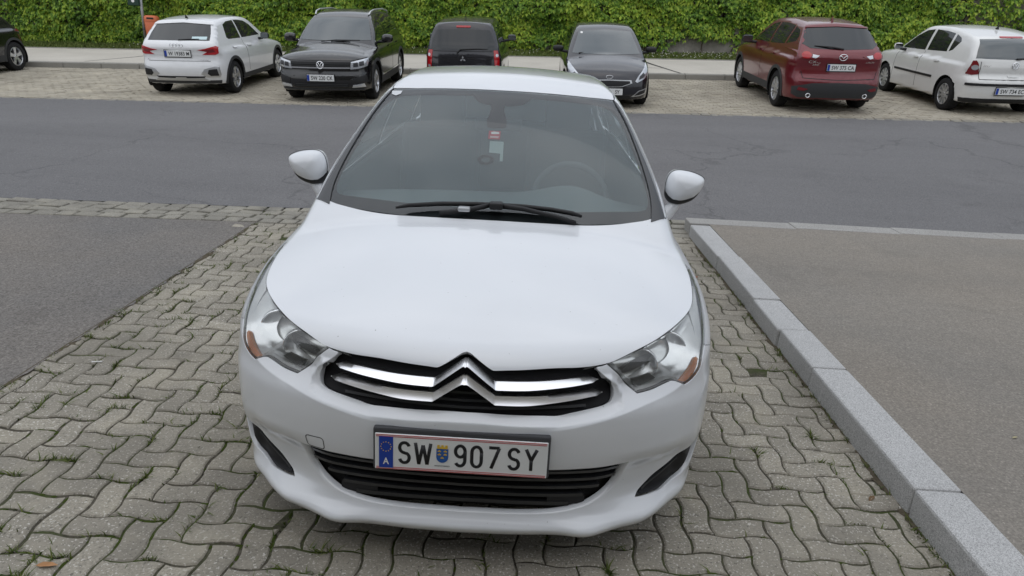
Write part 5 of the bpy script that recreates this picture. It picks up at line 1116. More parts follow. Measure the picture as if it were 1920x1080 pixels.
a_ = MB(); a_.tube([(0, 3.05, 1.50), (0, 3.2, 1.60)], .006, 5); a_.build('roof_aerial', M_BLACK, car)
# ================================================================ dark grey hatchback facing the road, right of the white car
L, W = 4.05, 1.68; S = make_shape(L, W, top=[(-.2, .52), (0, .62), (.08, .68), (.3, .78), (.7, .88), (1.0, .93), (1.3, .95), (4.1, .95)],
    roof=[(1.1, 1.32), (1.6, 1.39), (2.0, 1.445), (2.4, 1.46), (3.1, 1.42), (3.7, 1.35)], ws=[(.85, .80), (.95, .96), (1.1, 1.20), (1.35, 1.62), (1.48, 1.88)],
    rw=[(.85, 4.1), (1.0, 4.0), (1.2, 3.85), (1.4, 3.70)], rear_z=[(.1, 3.92), (.35, 4.02), (.6, 4.05), (.85, 4.0), (1.0, 3.95)], front_z=[(.1, .10), (.2, .03), (.3, 0), (.45, 0), (.55, .02), (.7, .08), (.85, .2)],
    Wc=[(.8, .80), (.9, .775), (1.05, .73), (1.2, .67), (1.35, .60), (1.48, .53)], bottom=.18, round_f=1.35)
wh = (.84, 3.41); r = .31
car = start_car('grey_hatchback', 'dark grey hatchback with silver-rimmed grille facing the road, just right of the big white car', 'car', S, L, W, wh, r, P_NAVY, bg_matrix(1.62, 12.1), GRP, spokes=5)
patch('windscreen', S, 'front', [(-.68, .945), (0, .93), (.68, .945), (.61, 1.12), (.53, 1.325), (0, 1.355), (-.53, 1.325), (-.61, 1.12)], M_GLASSB, car, step=.045)
patch('grille_rim', S, 'front', [(-.42, .555), (0, .565), (.42, .555), (.44, .50), (.25, .435), (0, .425), (-.25, .435), (-.44, .50)], M_SATIN, car, step=.03, off=.008)
patch('grille', S, 'front', [(-.39, .54), (0, .55), (.39, .54), (.405, .50), (.24, .45), (0, .44), (-.24, .45), (-.405, .50)], M_BLACK, car, step=.03, off=.014)
for s in (1, -1):
    patch('headlight', S, 'front', [(.50, .53), (.56, .625), (.68, .745), (.755, .82), (.79, .76), (.765, .64), (.68, .565), (.54, .505)], M_CLEAR, car, step=.025, off=.008, side=s)
    patch('headlight_inner', S, 'front', [(.57, .555), (.59, .62), (.66, .68), (.70, .64), (.66, .585)], M_LAMPIN, car, step=.02, off=.012, side=s)
    patch('fog_rim', S, 'front', [(.44, .245), (.52, .30), (.58, .355), (.75, .39), (.735, .29), (.60, .255)], M_SATIN, car, step=.03, off=.006, side=s)
    patch('fog_insert', S, 'front', [(.50, .265), (.545, .305), (.60, .345), (.725, .37), (.71, .305), (.60, .275)], M_BLACK, car, step=.025, off=.011, side=s)
    patch('side_window', S, 'side', [(1.32, .96), (1.62, 1.17), (1.9, 1.32), (2.2, 1.355), (2.22, .97)], M_GLASSD, car, step=.05, side=s)
    patch('side_window', S, 'side', [(2.30, .97), (2.28, 1.36), (2.8, 1.34), (3.2, 1.26), (3.4, 1.08), (3.3, 1.0)], M_GLASSD, car, step=.05, side=s)
    mirror_part(car, S, 1.38, 1.0, W-.04, M_BLACK, s, size=(.22, .12, .12), out=.13)
    w_ = MB(); w_.tube([(-.1+s*.25-.2, 1.0, .948), (-.1+s*.25+.05, 1.05, .965), (-.1+s*.25+.38, 1.065, .965)], .011, 6); w_.build('wiper', M_BLACK, car)
p, n = on_skin(S, 'front', (0, .615)); b_ = ring_logo('oval_badge', car, (0, p.y-.008, .61), (0, 0, 0), .06, .006, M_CHROME); b_.scale = (1.05, 1, .5)
text_obj('badge_lettering', 'KIA', .028, .075, M_CHROME, car, (0, p.y-.014, .61))
p, n = on_skin(S, 'front', (0, .345)); plate(car, (.0, p.y-.014, .345), (0, 0, 0), ('SY', .085, .16))
patch('lower_grille', S, 'front', [(-.40, .27), (.40, .27), (.46, .21), (-.46, .21)], M_BLACK, car, step=.03, off=.004)
patch('window_sticker', S, 'front', rrect(-.50, -.455, 1.285, 1.315, .006), M_WHITE, car, step=.04, off=.006)
# ================================================================ dark red SUV seen from behind
L, W = 4.55, 1.80; S = make_shape(L, W, top=[(-.2, .72), (0, .82), (.1, .92), (.5, 1.02), (1.1, 1.10), (1.5, 1.12), (4.6, 1.12)],
    roof=[(1.3, 1.50), (1.8, 1.58), (2.3, 1.645), (2.8, 1.665), (3.5, 1.635), (3.9, 1.59), (4.25, 1.53)],
    ws=[(1.0, 1.05), (1.1, 1.22), (1.3, 1.52), (1.5, 1.85), (1.65, 2.1)], rw=[(.95, 4.60), (1.1, 4.48), (1.2, 4.40), (1.4, 4.20), (1.56, 4.0)],
    rear_z=[(.1, 4.38), (.3, 4.50), (.5, 4.55), (.62, 4.54), (.7, 4.50), (.9, 4.48), (1.05, 4.49), (1.12, 4.46), (1.2, 4.36)], front_z=[(.1, .1), (.35, 0), (.6, 0), (.8, .05), (1.0, .2)],
    Wc=[(.9, .87), (1.05, .82), (1.2, .77), (1.4, .675), (1.55, .59), (1.68, .50)], bottom=.26, dW=[(.1, -.05), (.3, -.01), (.5, 0), (.85, 0), (1.0, -.02), (1.15, -.06), (1.25, -.1)], round_r=1.1)
wh = (.90, 3.60); r = .35
car = start_car('red_suv', 'dark red SUV with two exhaust pipes parked with its tail to the road', 'car', S, L, W, wh, r, P_DRED, bg_matrix(5.9, 12.05+L, True), GRP, spokes=9, zr=.92)
patch('rear_window', S, 'rear', [(-.72, 1.27), (-.58, 1.185), (0, 1.165), (.58, 1.185), (.72, 1.27), (.66, 1.42), (.56, 1.515), (0, 1.545), (-.56, 1.515), (-.66, 1.42)], M_GLASSD, car, step=.04)
patch('bumper_lower', S, 'rear', [(-.82, .50), (-.50, .575), (0, .59), (.50, .575), (.82, .50), (.81, .36), (.70, .30), (-.70, .30), (-.81, .36)], M_TRIM, car, step=.04, off=.006)
for s in (1, -1):
    patch('tail_light', S, 'rear', [(.36, 1.06), (.52, 1.10), (.72, 1.15), (.79, 1.13), (.78, 1.02), (.70, .995), (.50, .995)], M_DRED, car, step=.025, off=.010, side=s)
    patch('tail_light_inner', S, 'rear', [(.655+.085*math.cos(a), 1.07+.062*math.sin(a)) for a in np.linspace(0, 6.28, 17)[:-1]], M_RED, car, step=.025, off=.016, side=s)
    patch('reversing_lens', S, 'rear', [(.43, 1.065), (.55, 1.085), (.56, 1.03), (.50, 1.01)], M_CLEAR, car, step=.02, off=.015, side=s)
    patch('reflector', S, 'rear', [(.55, .465), (.72, .50), (.74, .44), (.62, .425)], M_DRED, car, step=.03, off=.012, side=s)
    p, n = on_skin(S, 'rear', (s*.53, .36)); e_ = MB(); e_.lathe([(.030, 0), (.045, 0), (.047, -.03), (.045, -.12), (.030, -.12), (.028, -.02)], 18, Matrix.Rotation(-math.pi/2, 4, 'Z') @ Matrix.Rotation(0, 4, 'X'), closed=True)
    o = e_.build('exhaust_pipe', M_CHROME, car, smooth=True); o.location = (s*.53, p.y+.015, .345); o.rotation_euler = (0, 0, math.pi)
    patch('side_window', S, 'side', [(1.55, 1.13), (1.9, 1.36), (2.2, 1.50), (2.5, 1.545), (2.52, 1.15)], M_GLASSD, car, step=.05, side=s)
    patch('side_window', S, 'side', [(2.60, 1.15), (2.58, 1.55), (3.0, 1.555), (3.42, 1.53), (3.40, 1.19)], M_GLASSD, car, step=.05, side=s)
    patch('quarter_window', S, 'side', [(3.49, 1.20), (3.50, 1.52), (3.78, 1.47), (3.93, 1.36), (3.9, 1.27)], M_GLASSD, car, step=.05, side=s)
    for y in wh: patch('arch_cladding', S, 'side', arch_ring(y, r, r+.045, r+.11), M_TRIM, car, step=.035, off=.008, side=s)
    patch('side_sill', S, 'side', [(wh[0]+.42, .43), (wh[1]-.42, .43), (wh[1]-.40, .29), (wh[0]+.40, .29)], M_TRIM, car, step=.06, off=.006, side=s)
    patch('door_seam', S, 'side', [(2.545, 0.45), (2.551, 0.45), (2.561, 1.13), (2.555, 1.13)], M_BLACK, car, step=.03, off=.002, side=s)
    for y in (2.2, 3.08): patch('door_handle', S, 'side', rrect(y, y+.2, .985, 1.02, .015), P_DRED, car, step=.03, off=.025, side=s)
    mirror_part(car, S, 1.68, 1.15, W, M_BLACK, s, size=(.24, .13, .17), out=.11)
p, n = on_skin(S, 'rear', (0, .855)); plate(car, (0, p.y+.014, .855), FACE_REAR, 'SW 375 CA')
p, n = on_skin(S, 'rear', (0, 1.04)); o = ring_logo('oval_badge', car, (0, p.y+.012, 1.04), FACE_REAR, .068, .008, M_CHROME, [([(-.85, .45), (-.35, .2), (0, -.35), (.35, .2), (.85, .45)], .12)]); o.scale = (1.05, 1, .8)
text_obj('badge_lettering', 'CX-5', .045, .22, M_CHROME, car, (.50, S.cast([[.5, 5.2, .955]], [[0, -1., 0]], 0, 2)[0][1]+.006, .95), FACE_REAR)
text_obj('badge_lettering', 'AWD', .03, .12, M_CHROME, car, (.47, S.cast([[.47, 5.2, .90]], [[0, -1., 0]], 0, 2)[0][1]+.006, .90), FACE_REAR)
text_obj('badge_lettering', 'SKYACTIV', .028, .16, M_CHROME, car, (-.52, S.cast([[-.52, 5.2, .955]], [[0, -1., 0]], 0, 2)[0][1]+.006, .955), FACE_REAR)
patch('tailgate_seam', S, 'rear', [(-.70, .78), (-.66, .665), (0, .64), (.66, .665), (.70, .78), (.71, .78), (.67, .655), (0, .63), (-.67, .655), (-.71, .78)], M_BLACK, car, step=.02, off=.003)
w_ = MB(); p, n = on_skin(S, 'rear', (0, 1.19)); w_.tube([(-.02, p.y+.03, 1.175), (.2, p.y+.01, 1.21), (.50, p.y-.06, 1.225)], [.02, .014, .008], 6); w_.build('rear_wiper', M_BLACK, car)
patch('roof_spoiler', S, 'rear', [(-.60, 1.525), (-.57, 1.55), (0, 1.595), (.57, 1.55), (.60, 1.525), (0, 1.55)], P_DRED, car, step=.04, off=.02)
f_ = MB(); f_.add([(0, 3.52, 1.63), (0, 3.66, 1.62), (0, 3.64, 1.73), (.025, 3.66, 1.62), (-.025, 3.66, 1.62)], [(0, 3, 2), (0, 2, 4), (3, 4, 2)]); f_.build('roof_aerial', P_DRED, car)
# ================================================================ older white hatchback at the right edge
L, W = 3.9, 1.66; S = make_shape(L, W, top=[(-.2, .60), (0, .72), (.1, .80), (.5, .90), (.95, .96), (1.3, .97), (4.0, .97)],
    roof=[(1.0, 1.31), (1.5, 1.395), (1.9, 1.45), (2.3, 1.465), (2.9, 1.43), (3.5, 1.34)], ws=[(.85, .85), (.97, 1.02), (1.15, 1.30), (1.38, 1.66), (1.5, 1.9)],
    rw=[(.85, 3.95), (1.0, 3.86), (1.2, 3.68), (1.36, 3.50)], rear_z=[(.1, 3.76), (.3, 3.86), (.45, 3.9), (.62, 3.9), (.68, 3.85), (.85, 3.84), (.97, 3.82), (1.1, 3.74)], front_z=[(.1, .06), (.3, 0), (.6, 0), (.75, .05), (.9, .15)],
    Wc=[(.8, .80), (.95, .755), (1.1, .71), (1.3, .635), (1.42, .585), (1.5, .54)], bottom=.21, round_r=1.0)
wh = (.78, 3.24); r = .295
car = start_car('white_old_hatchback', 'older white hatchback with black bumper strip at the right edge of the photo', 'car', S, L, W, wh, r, P_WHITE2, bg_matrix(9.20, 12.25+L*1.06, True, 0, 1.06), GRP, spokes=10, rims=M_SATIN, zr=.84)
patch('rear_window', S, 'rear', [(-.66, .985), (0, .975), (.66, .985), (.62, 1.12), (.545, 1.29), (0, 1.31), (-.545, 1.29), (-.62, 1.12)], M_GLASSB, car, step=.04)
patch('brake_light', S, 'rear', rrect(-.2, .2, 1.325, 1.345, .008), M_RED, car, step=.04, off=.012)
patch('bumper_strip', S, 'rear', rrect(-.755, .755, .525, .57, .01), M_BLACK, car, step=.04, off=.012)
patch('bumper_lower', S, 'rear', [(-.76, .30), (.76, .30), (.74, .22), (-.74, .22)], M_BLACK, car, step=.04, off=.004)
for s in (1, -1):
    patch('tail_light', S, 'rear', [(.575, .72), (.61, .89), (.65, .95), (.70, .945), (.74, .80), (.75, .715), (.68, .70)], M_DRED, car, step=.025, off=.010, side=s)
    patch('reversing_lens', S, 'rear', [(.655+.055*math.cos(a), .83+.045*math.sin(a)) for a in np.linspace(0, 6.28, 15)[:-1]], M_CLEAR, car, step=.025, off=.016, side=s)
    patch('side_window', S, 'side', [(1.24, .96), (1.6, 1.22), (1.85, 1.335), (2.08, 1.365), (2.12, .985)], M_GLASSD, car, step=.05, side=s)
    patch('side_window', S, 'side', [(2.2, .99), (2.17, 1.37), (2.55, 1.365), (2.82, 1.34), (2.86, 1.02)], M_GLASSD, car, step=.05, side=s)
    patch('quarter_window', S, 'side', [(2.92, 1.03), (2.90, 1.33), (3.08, 1.28), (3.14, 1.22), (3.02, 1.06)], M_GLASSD, car, step=.05, side=s)
    patch('side_strip', S, 'side', rrect(1.24, 2.75, .535, .575, .01), M_BLACK, car, step=.05, off=.012, side=s)
    patch('door_seam', S, 'side', [(2.15, 0.3), (2.156, 0.3), (2.164, 0.97), (2.158, 0.97)], M_BLACK, car, step=.03, off=.002, side=s)
    patch('door_seam', S, 'side', [(1.12, 0.3), (1.126, 0.3), (1.214, 0.95), (1.208, 0.95)], M_BLACK, car, step=.03, off=.002, side=s)
    for y in (1.92, 2.68): patch('door_handle', S, 'side', rrect(y, y+.17, .835, .865, .013), P_WHITE2, car, step=.03, off=.022, side=s)
    mirror_part(car, S, 1.38, .99, W-.02, P_WHITE2, s, size=(.18, .11, .13), out=.10)
p, n = on_skin(S, 'rear', (0, .43)); plate(car, (0, p.y+.014, .44), FACE_REAR, 'SW 734 EC')
p, n = on_skin(S, 'rear', (0, .875)); ring_logo('round_badge', car, (0, p.y+.012, .875), FACE_REAR, .055, .007, M_CHROME, VWLOGO)
text_obj('badge_lettering', 'POLO', .028, .14, M_CHROME, car, (.47, S.cast([[.47, 5.2, .86]], [[0, -1., 0]], 0, 2)[0][1]+.006, .86), FACE_REAR)
patch('tailgate_handle', S, 'rear', rrect(-.09, .09, .68, .715, .015), P_WHITE2, car, step=.03, off=.016)
patch('tailgate_seam', S, 'rear', [(-.57, .93), (-.565, .64), (.565, .64), (.57, .93), (.578, .93), (.573, .632), (-.573, .632), (-.578, .93)], M_BLACK, car, step=.02, off=.003)
w_ = MB(); p, n = on_skin(S, 'rear', (0, 1.0)); w_.tube([(0, p.y+.03, .985), (-.2, p.y+.005, 1.0), (-.45, p.y-.03, 1.005)], [.018, .012, .007], 6); w_.build('rear_wiper', M_BLACK, car)
f_ = MB(); f_.add([(0, 2.95, 1.44), (0, 3.05, 1.43), (0, 3.06, 1.50), (.018, 3.05, 1.43), (-.018, 3.05, 1.43)], [(0, 3, 2), (0, 2, 4), (3, 4, 2)]); f_.build('roof_aerial', M_BLACK, car)
# ================================================================ black car cut by the left edge
L, W = 4.42, 1.84; S = make_shape(L, W, top=[(-.2, .72), (0, .80), (.1, .88), (.5, .98), (1.1, 1.05), (1.5, 1.07), (4.6, 1.07)],
    roof=[(1.3, 1.48), (1.8, 1.55), (2.3, 1.60), (2.8, 1.60), (3.3, 1.55), (3.7, 1.47), (4.0, 1.38)], ws=[(.95, 1.0), (1.05, 1.15), (1.25, 1.43), (1.45, 1.74), (1.6, 2.0)],
    rw=[(.85, 4.5), (1.0, 4.30), (1.15, 4.12), (1.3, 3.92), (1.45, 3.65)], rear_z=[(.1, 4.3), (.35, 4.40), (.6, 4.42), (.9, 4.34), (1.1, 4.2)], front_z=[(.1, .1), (.35, 0), (.6, 0), (.8, .05), (1.0, .2)],
    Wc=[(.9, .87), (1.05, .81), (1.2, .77), (1.4, .69), (1.55, .62), (1.65, .55)], bottom=.24)
wh = (.85, 3.80); r = .34
car = start_car('black_crossover', 'black crossover cut off by the left edge of the photo', 'car', S, L, W, wh, r, P_BLACK, bg_matrix(-13.55, 12.35), GRP, spokes=5, twin=True)
for s in (1, -1):
    patch('side_window', S, 'side', [(1.45, 1.08), (1.8, 1.32), (2.1, 1.45), (2.45, 1.49), (2.47, 1.09)], M_GLASSD, car, step=.05, side=s)
    patch('side_window', S, 'side', [(2.55, 1.09), (2.53, 1.49), (3.0, 1.48), (3.35, 1.42), (3.55, 1.28), (3.45, 1.13)], M_GLASSD, car, step=.05, side=s)
    patch('window_chrome', S, 'side', [(3.38, 1.44), (3.60, 1.30), (3.48, 1.115), (3.46, 1.125), (3.575, 1.295), (3.37, 1.425)], M_CHROME, car, step=.04, off=.008, side=s)
    for y in wh: patch('arch_cladding', S, 'side', arch_ring(y, r, r+.045, r+.10), M_TRIM, car, step=.035, off=.006, side=s)
    patch('tail_light', S, 'side', [(4.0, .93), (4.10, .97), (4.22, .95), (4.30, .88), (4.12, .90)], M_DRED, car, step=.03, off=.008, side=s)
    patch('side_sill', S, 'side', [(wh[0]+.42, .41), (wh[1]-.42, .41), (wh[1]-.40, .27), (wh[0]+.40, .27)], M_TRIM, car, step=.06, off=.006, side=s)
    mirror_part(car, S, 1.58, 1.12, W, P_BLACK, s, size=(.24, .13, .17), out=.11)
patch('windscreen', S, 'front', [(-.72, 1.09), (.72, 1.09), (.60, 1.46), (-.60, 1.46)], M_GLASSB, car, step=.06)
patch('grille', S, 'front', [(-.5, .78), (.5, .78), (.45, .60), (-.45, .60)], M_BLACK, car, step=.05, off=.006)
both('headlight', S, 'front', [(.55, .70), (.58, .80), (.83, .84), (.84, .74)], M_CLEAR, car, step=.03, off=.008)
# ---------------------------------------------------------------- retaining wall with creeper
WALL_Y = 22.55
M_WALL = mat('rendered wall', (.30, .285, .25), .95, spec=.2); _n = N(M_WALL); _w = _n.coord('World')
_n.base(_n.mix(_n.ramp(_n.noise(1.3, 6, .7, vec=_w), [(.35, G(0)), (.7, G(1))]), (.34, .32, .28), (.15, .14, .12))); _n.bump(_n.noise(6, 6, .7, vec=_w), .6, .05)
mb = MB(); X_ = np.linspace(-60, 60, 61)
def wz(x): return float(H(x, WALL_Y))
front = [[(x, WALL_Y, wz(x)+z) for x in X_] for z in (-.3, 4.6)]; back = [[(x, WALL_Y+.4, wz(x)+z) for x in X_] for z in (4.6, -.3)]
mb.sheet(front+back); wall = mb.build('garden_wall', M_WALL); tag(wall, 'pale rendered garden wall behind the creeper, bare in patches low down', 'wall')
M_LEAF = mat('creeper leaf', (.08, .14, .02), .5, spec=.4); _n = N(M_LEAF); _w = _n.coord('World'); rnd = _n._geo.outputs['Random Per Island']; oi = _n.new('ShaderNodeObjectInfo')
hue = _n.math('ADD', _n.math('MULTIPLY', rnd, .45), _n.math('MULTIPLY', oi.outputs['Random'], .12))
clump = _n.noise(.9, 4, .6, vec=_w)
c_ = _n.ramp(_n.math('ADD', hue, _n.math('SUBTRACT', _n.math('MULTIPLY', clump, .95), .17)), [(.22, (.045, .10, .012)), (.42, (.10, .21, .024)), (.57, (.21, .36, .040)), (.75, (.40, .51, .06))])
_n.base(c_); _n.b.inputs['Subsurface Weight'].default_value = 0
_tr = _n.new('ShaderNodeBsdfTranslucent'); _mx = _n.new('ShaderNodeMixShader'); _mx.inputs[0].default_value = .28; _n.link(c_, _tr.inputs[0]); _o = [q for q in _n.n if q.type == 'OUTPUT_MATERIAL'][0]
_n.link(_n.b.outputs[0], _mx.inputs[1]); _n.link(_tr.outputs[0], _mx.inputs[2]); _n.link(_mx.outputs[0], _o.inputs[0])
def leaf_template(seed):
    rg = np.random.default_rng(seed); V = []; F = []
    for a, L_ in zip((-74, -38, 0, 38, 74), (.062, .088, .098, .088, .062)):
        t = math.radians(a+rg.normal(0, 7)); d = np.array([math.sin(t), 0, -math.cos(t)]); q = np.array([math.cos(t), 0, math.sin(t)]); L_ = L_*rg.uniform(.85, 1.15); w = L_*.23
        b = len(V); up = np.array([0, -1, 0]); st = d*.012
        V += [st, st+d*L_*.5+q*w+up*.010, st+d*L_+up*(-.012), st+d*L_*.5-q*w+up*.010, st+d*L_*.5+up*.002]
        F += [(b, b+1, b+4), (b+1, b+2, b+4), (b+2, b+3, b+4), (b+3, b, b+4)]
    return np.array(V), np.array(F)
LT = [leaf_template(i) for i in range(6)]
def leaf_rot(n):
    yaw = RNG.normal(0, .55, n); tilt = RNG.normal(-.60, .32, n); rollv = RNG.normal(0, .35, n)
    cy_, sy_, ct, st_, cr_, sr_ = np.cos(yaw), np.sin(yaw), np.cos(tilt), np.sin(tilt), np.cos(rollv), np.sin(rollv); z = np.zeros(n); o = np.ones(n)
    Rz = np.array([[cy_, -sy_, z], [sy_, cy_, z], [z, z, o]]).transpose(2, 0, 1); Rx = np.array([[o, z, z], [z, ct, -st_], [z, st_, ct]]).transpose(2, 0, 1); Ry = np.array([[cr_, z, sr_], [z, o, z], [-sr_, z, cr_]]).transpose(2, 0, 1)
    return Rz @ Rx @ Ry
def bare(x, z):
    """places where the creeper leaves the wall bare"""
    m = np.zeros_like(x)
    for (cx, cz, rx, rz, a) in ((5.6, .35, 1.9, .34, 1), (1.0, .25, .8, .30, .8), (7.9, .7, .4, .3, .6), (-3.0, .12, 2.5, .15, .6), (3.4, .20, .7, .22, .8), (9.4, .2, .5, .2, .6), (-10.5, .15, 3, .15, .7), (6.6, .75, .5, .3, .6)):
        m = np.maximum(m, a*np.exp(-(((x-cx)/rx)**2+((z-cz)/rz)**2)**2))
    return m
def scatter(n, x0, x1, z0, z1):
    x = RNG.uniform(x0, x1, n); z = z0+(z1-z0)*RNG.uniform(0, 1, n)
    keep = RNG.uniform(0, 1, n) > bare(x, z)*1.05; x, z = x[keep], z[keep]
    # hanging clumps: bulges of the creeper
    bul = .5+.5*np.sin(x*2.1+1.3*np.sin(z*2.3+x*.7))*np.cos(z*3.4+.9*np.sin(x*1.3)); bul = bul*(.45+.55*np.sin(x*.43+1)**2)
    low = np.clip((z-.05)/.5, .25, 1)
    y = WALL_Y-.03-(.05+.55*bul*low)*np.sqrt(RNG.uniform(.05, 1, len(x)))
    return x, y, z
xs_, ys_, zs_ = [], [], []
for a in (scatter(19000, -17, 13, .12, 2.35), scatter(9000, -34, 32, 2.1, 4.6), scatter(5500, 13, 32, .1, 2.2), scatter(5000, -34, -17, .1, 2.2)):
    xs_.append(a[0]); ys_.append(a[1]); zs_.append(a[2])
x, y, z = map(np.concatenate, (xs_, ys_, zs_)); base_z = H(x, np.full(len(x), WALL_Y)); Pn = np.stack([x, y, base_z+z], -1); R_ = leaf_rot(len(x)); scl = RNG.uniform(1.0, 1.75, len(x))
d = Pn-CAM; zc = d@_f; score = zc+np.where((np.abs(1314*(d@_r2)/zc) < 950) & (1314*(d@_u2)/zc < 535), 0, 100)+3*(WALL_Y-.25-Pn[:, 1] < 0)+np.abs(x-2)*.02
order = np.argsort(score-scl*1.5)
ivy = empty('creeper', (0, WALL_Y-.2, wz(0))); tag(ivy, 'dense green five-fingered creeper covering the whole back wall', 'creeper')
lm = []
for V, F in LT:
    me = bpy.data.meshes.new('leaf'); me.from_pydata([tuple(v) for v in V], [], [tuple(f) for f in F]); me.materials.append(M_LEAF); me.update(); lm.append(me)
for q, i in enumerate(order[:295]):
    o = bpy.data.objects.new('leaf', lm[q % 6]); M_ = Matrix(R_[i].tolist()).to_4x4(); M_.translation = Vector(Pn[i])-ivy.location; o.matrix_local = M_ @ Matrix.Scale(float(scl[i]), 4); COL.objects.link(o); o.parent = ivy; o.matrix_local = M_ @ Matrix.Scale(float(scl[i]), 4)
rest = order[295:]; Vs, Fs, nb = [], [], 0
for t in range(6):
    ii = rest[t::6]; V, F = LT[t]; W_ = np.einsum('nij,vj->nvi', R_[ii], V)*scl[ii][:, None, None]+Pn[ii][:, None, :]-np.array(ivy.location); Vs.append(W_.reshape(-1, 3)); k = len(ii)
    Fs.append((F[None]+(np.arange(k)*len(V))[:, None, None]).reshape(-1, 3)+nb); nb += k*len(V)
tag(bigmesh('foliage', np.vstack(Vs), np.vstack(Fs), M_LEAF, ivy), kind='stuff')
M_STEM = mat('creeper stem', (.10, .075, .05), .9)
nt_ = 9000; tx_ = RNG.uniform(-18, 14, nt_); tz_ = RNG.uniform(.25, 2.4, nt_); kp = RNG.uniform(0, 1, nt_) > bare(tx_, tz_)*1.2; tx_, tz_ = tx_[kp], tz_[kp]; nt_ = len(tx_); ta = RNG.normal(math.pi/2, .9, nt_); tl = RNG.uniform(.12, .4, nt_); tw = RNG.uniform(.006, .020, nt_)
c0 = np.stack([tx_, np.full(nt_, WALL_Y-.035)+RNG.uniform(-.03, .02, nt_), H(tx_, np.full(nt_, WALL_Y))+tz_], -1)-np.array(ivy.location); dv = np.stack([np.cos(ta)*tl, RNG.normal(0, .02, nt_), np.sin(ta)*tl], -1)*.5; wv_ = np.stack([-np.sin(ta)*tw, 0*ta, np.cos(ta)*tw], -1)
bV = np.stack([c0-dv-wv_, c0-dv+wv_, c0+dv+wv_*.5, c0+dv-wv_*.5], 1).reshape(-1, 3); b4 = np.arange(nt_)*4; tag(bigmesh('gap_shade_twigs', bV, np.stack([b4, b4+1, b4+2, b4+3], -1), mat('gap shade twig', (.035, .028, .018), .9), ivy), kind='stuff')  # dark twig layer on the wall, coloured to stand for shade between the leaves
for i in range(26):
    x0 = RNG.uniform(-15, 12) if i > 8 else RNG.uniform(3, 8.5); pts = []; xx = x0; zz = 0.0
    for k in range(9): pts.append((xx, WALL_Y-.2-(WALL_Y-.2)-.0+.17, wz(xx)-wz(0)+zz)); xx += RNG.normal(0, .12); zz += RNG.uniform(.08, .28)
    mb = MB(); mb.tube(pts, np.linspace(.02, .006, 9), 5); mb.build('stem', M_STEM, ivy, smooth=True)
# ---------------------------------------------------------------- verge grass, clover, joint weeds
def blades(name, P0, h, w, m, lean=.5, parent=None):
    n = len(P0); a = RNG.uniform(0, 2*np.pi, n); hh = h*RNG.uniform(.5, 1.3, n); ww = w*RNG.uniform(.7, 1.3, n); dx = np.stack([np.cos(a), np.sin(a), 0*a], -1); ln = RNG.normal(0, lean, (n, 2))*hh[:, None]
    tip = P0+np.stack([ln[:, 0], ln[:, 1], hh], -1); mid = P0+np.stack([ln[:, 0]*.35, ln[:, 1]*.35, hh*.6], -1)
    V = np.stack([P0-dx*ww[:, None], P0+dx*ww[:, None], mid+dx*ww[:, None]*.8, tip, mid-dx*ww[:, None]*.8], 1).reshape(-1, 3); b = np.arange(n)*5
    F = np.concatenate([np.stack([b, b+1, b+2], -1), np.stack([b, b+2, b+4], -1), np.stack([b+4, b+2, b+3], -1)]); return tag(bigmesh(name, V, F, m, parent), kind='stuff')
n = 26000; x = RNG.uniform(-20, 15, n); y = RNG.uniform(20.38, 22.6, n); blades('verge_grass', np.stack([x, y, H(x, y)+.10], -1), .085, .012, M_GRASS)
M_CLOVER = mat('clover flower', (.62, .60, .52), .8); n = 520; x = np.concatenate([RNG.uniform(2.5, 9.5, 340), RNG.uniform(-13, 2, n-340)]); y = RNG.uniform(20.5, 22.3, n); zc_ = H(x, y)+.10+RNG.uniform(.06, .13, n)
oc = np.array([(1, 0, 0), (-1, 0, 0), (0, 1, 0), (0, -1, 0), (0, 0, 1), (0, 0, -1)])*.014; of = np.array([(0, 2, 4), (2, 1, 4), (1, 3, 4), (3, 0, 4), (2, 0, 5), (1, 2, 5), (3, 1, 5), (0, 3, 5)])
tag(bigmesh('clover_flowers', (oc[None]*RNG.uniform(.7, 1.3, (n, 1, 1))+np.stack([x, y, zc_], -1)[:, None]).reshape(-1, 3), (of[None]+(np.arange(n)*6)[:, None, None]).reshape(-1, 3), M_CLOVER), kind='stuff')
# weeds rooted in the joints of the wavy paving
P0 = []
def joint_pt():
    while True:
        k = RNG.integers(0, len(places)); px, py, hor, par, a, b = places[k]
        t = RNG.uniform(0, 1)
        if hor: q = np.array([[ (a+2*t)*PW, b*PW ]])
        else: q = np.array([[ a*PW, (b+2*t)*PW ]])
        w_ = warp(q)[0]; X, Y = PX0+w_[0], PY0+w_[1]
        if -2.25 < X < 1.69 and -.4 < Y < 4.1 and not (abs(X) < .8 and .3 < Y < 4.3): return X, Y, hor, a, b, t
for i in range(620):
    X, Y, hor, a, b, t = joint_pt()
    if X > 0 and RNG.uniform() > .40: continue
    m = int(RNG.integers(3, 15)) if RNG.uniform() > .12 else int(RNG.integers(20, 50)); sp = RNG.uniform(.012, .05)
    for k in range(m):
        tt = t+RNG.normal(0, sp)/PW/2*1.0
        q = warp(np.array([[(a+2*tt)*PW, b*PW]] if hor else [[a*PW, (b+2*tt)*PW]]))[0]; P0.append((PX0+q[0]+RNG.normal(0, .002), PY0+q[1]+RNG.normal(0, .002), -.012))
for i in range(60):   # along the kerb foot and the asphalt edge
    Y = RNG.uniform(.1, 4.5); X = 1.69+RNG.normal(0, .006) if i % 3 else -2.235+RNG.normal(0, .01); 
    for k in range(int(RNG.integers(4, 26))): P0.append((X+RNG.normal(0, .008), Y+RNG.normal(0, .04), -.008))
blades('joint_weeds', np.array(P0), .027, .0026, M_GRASS, 1.0)
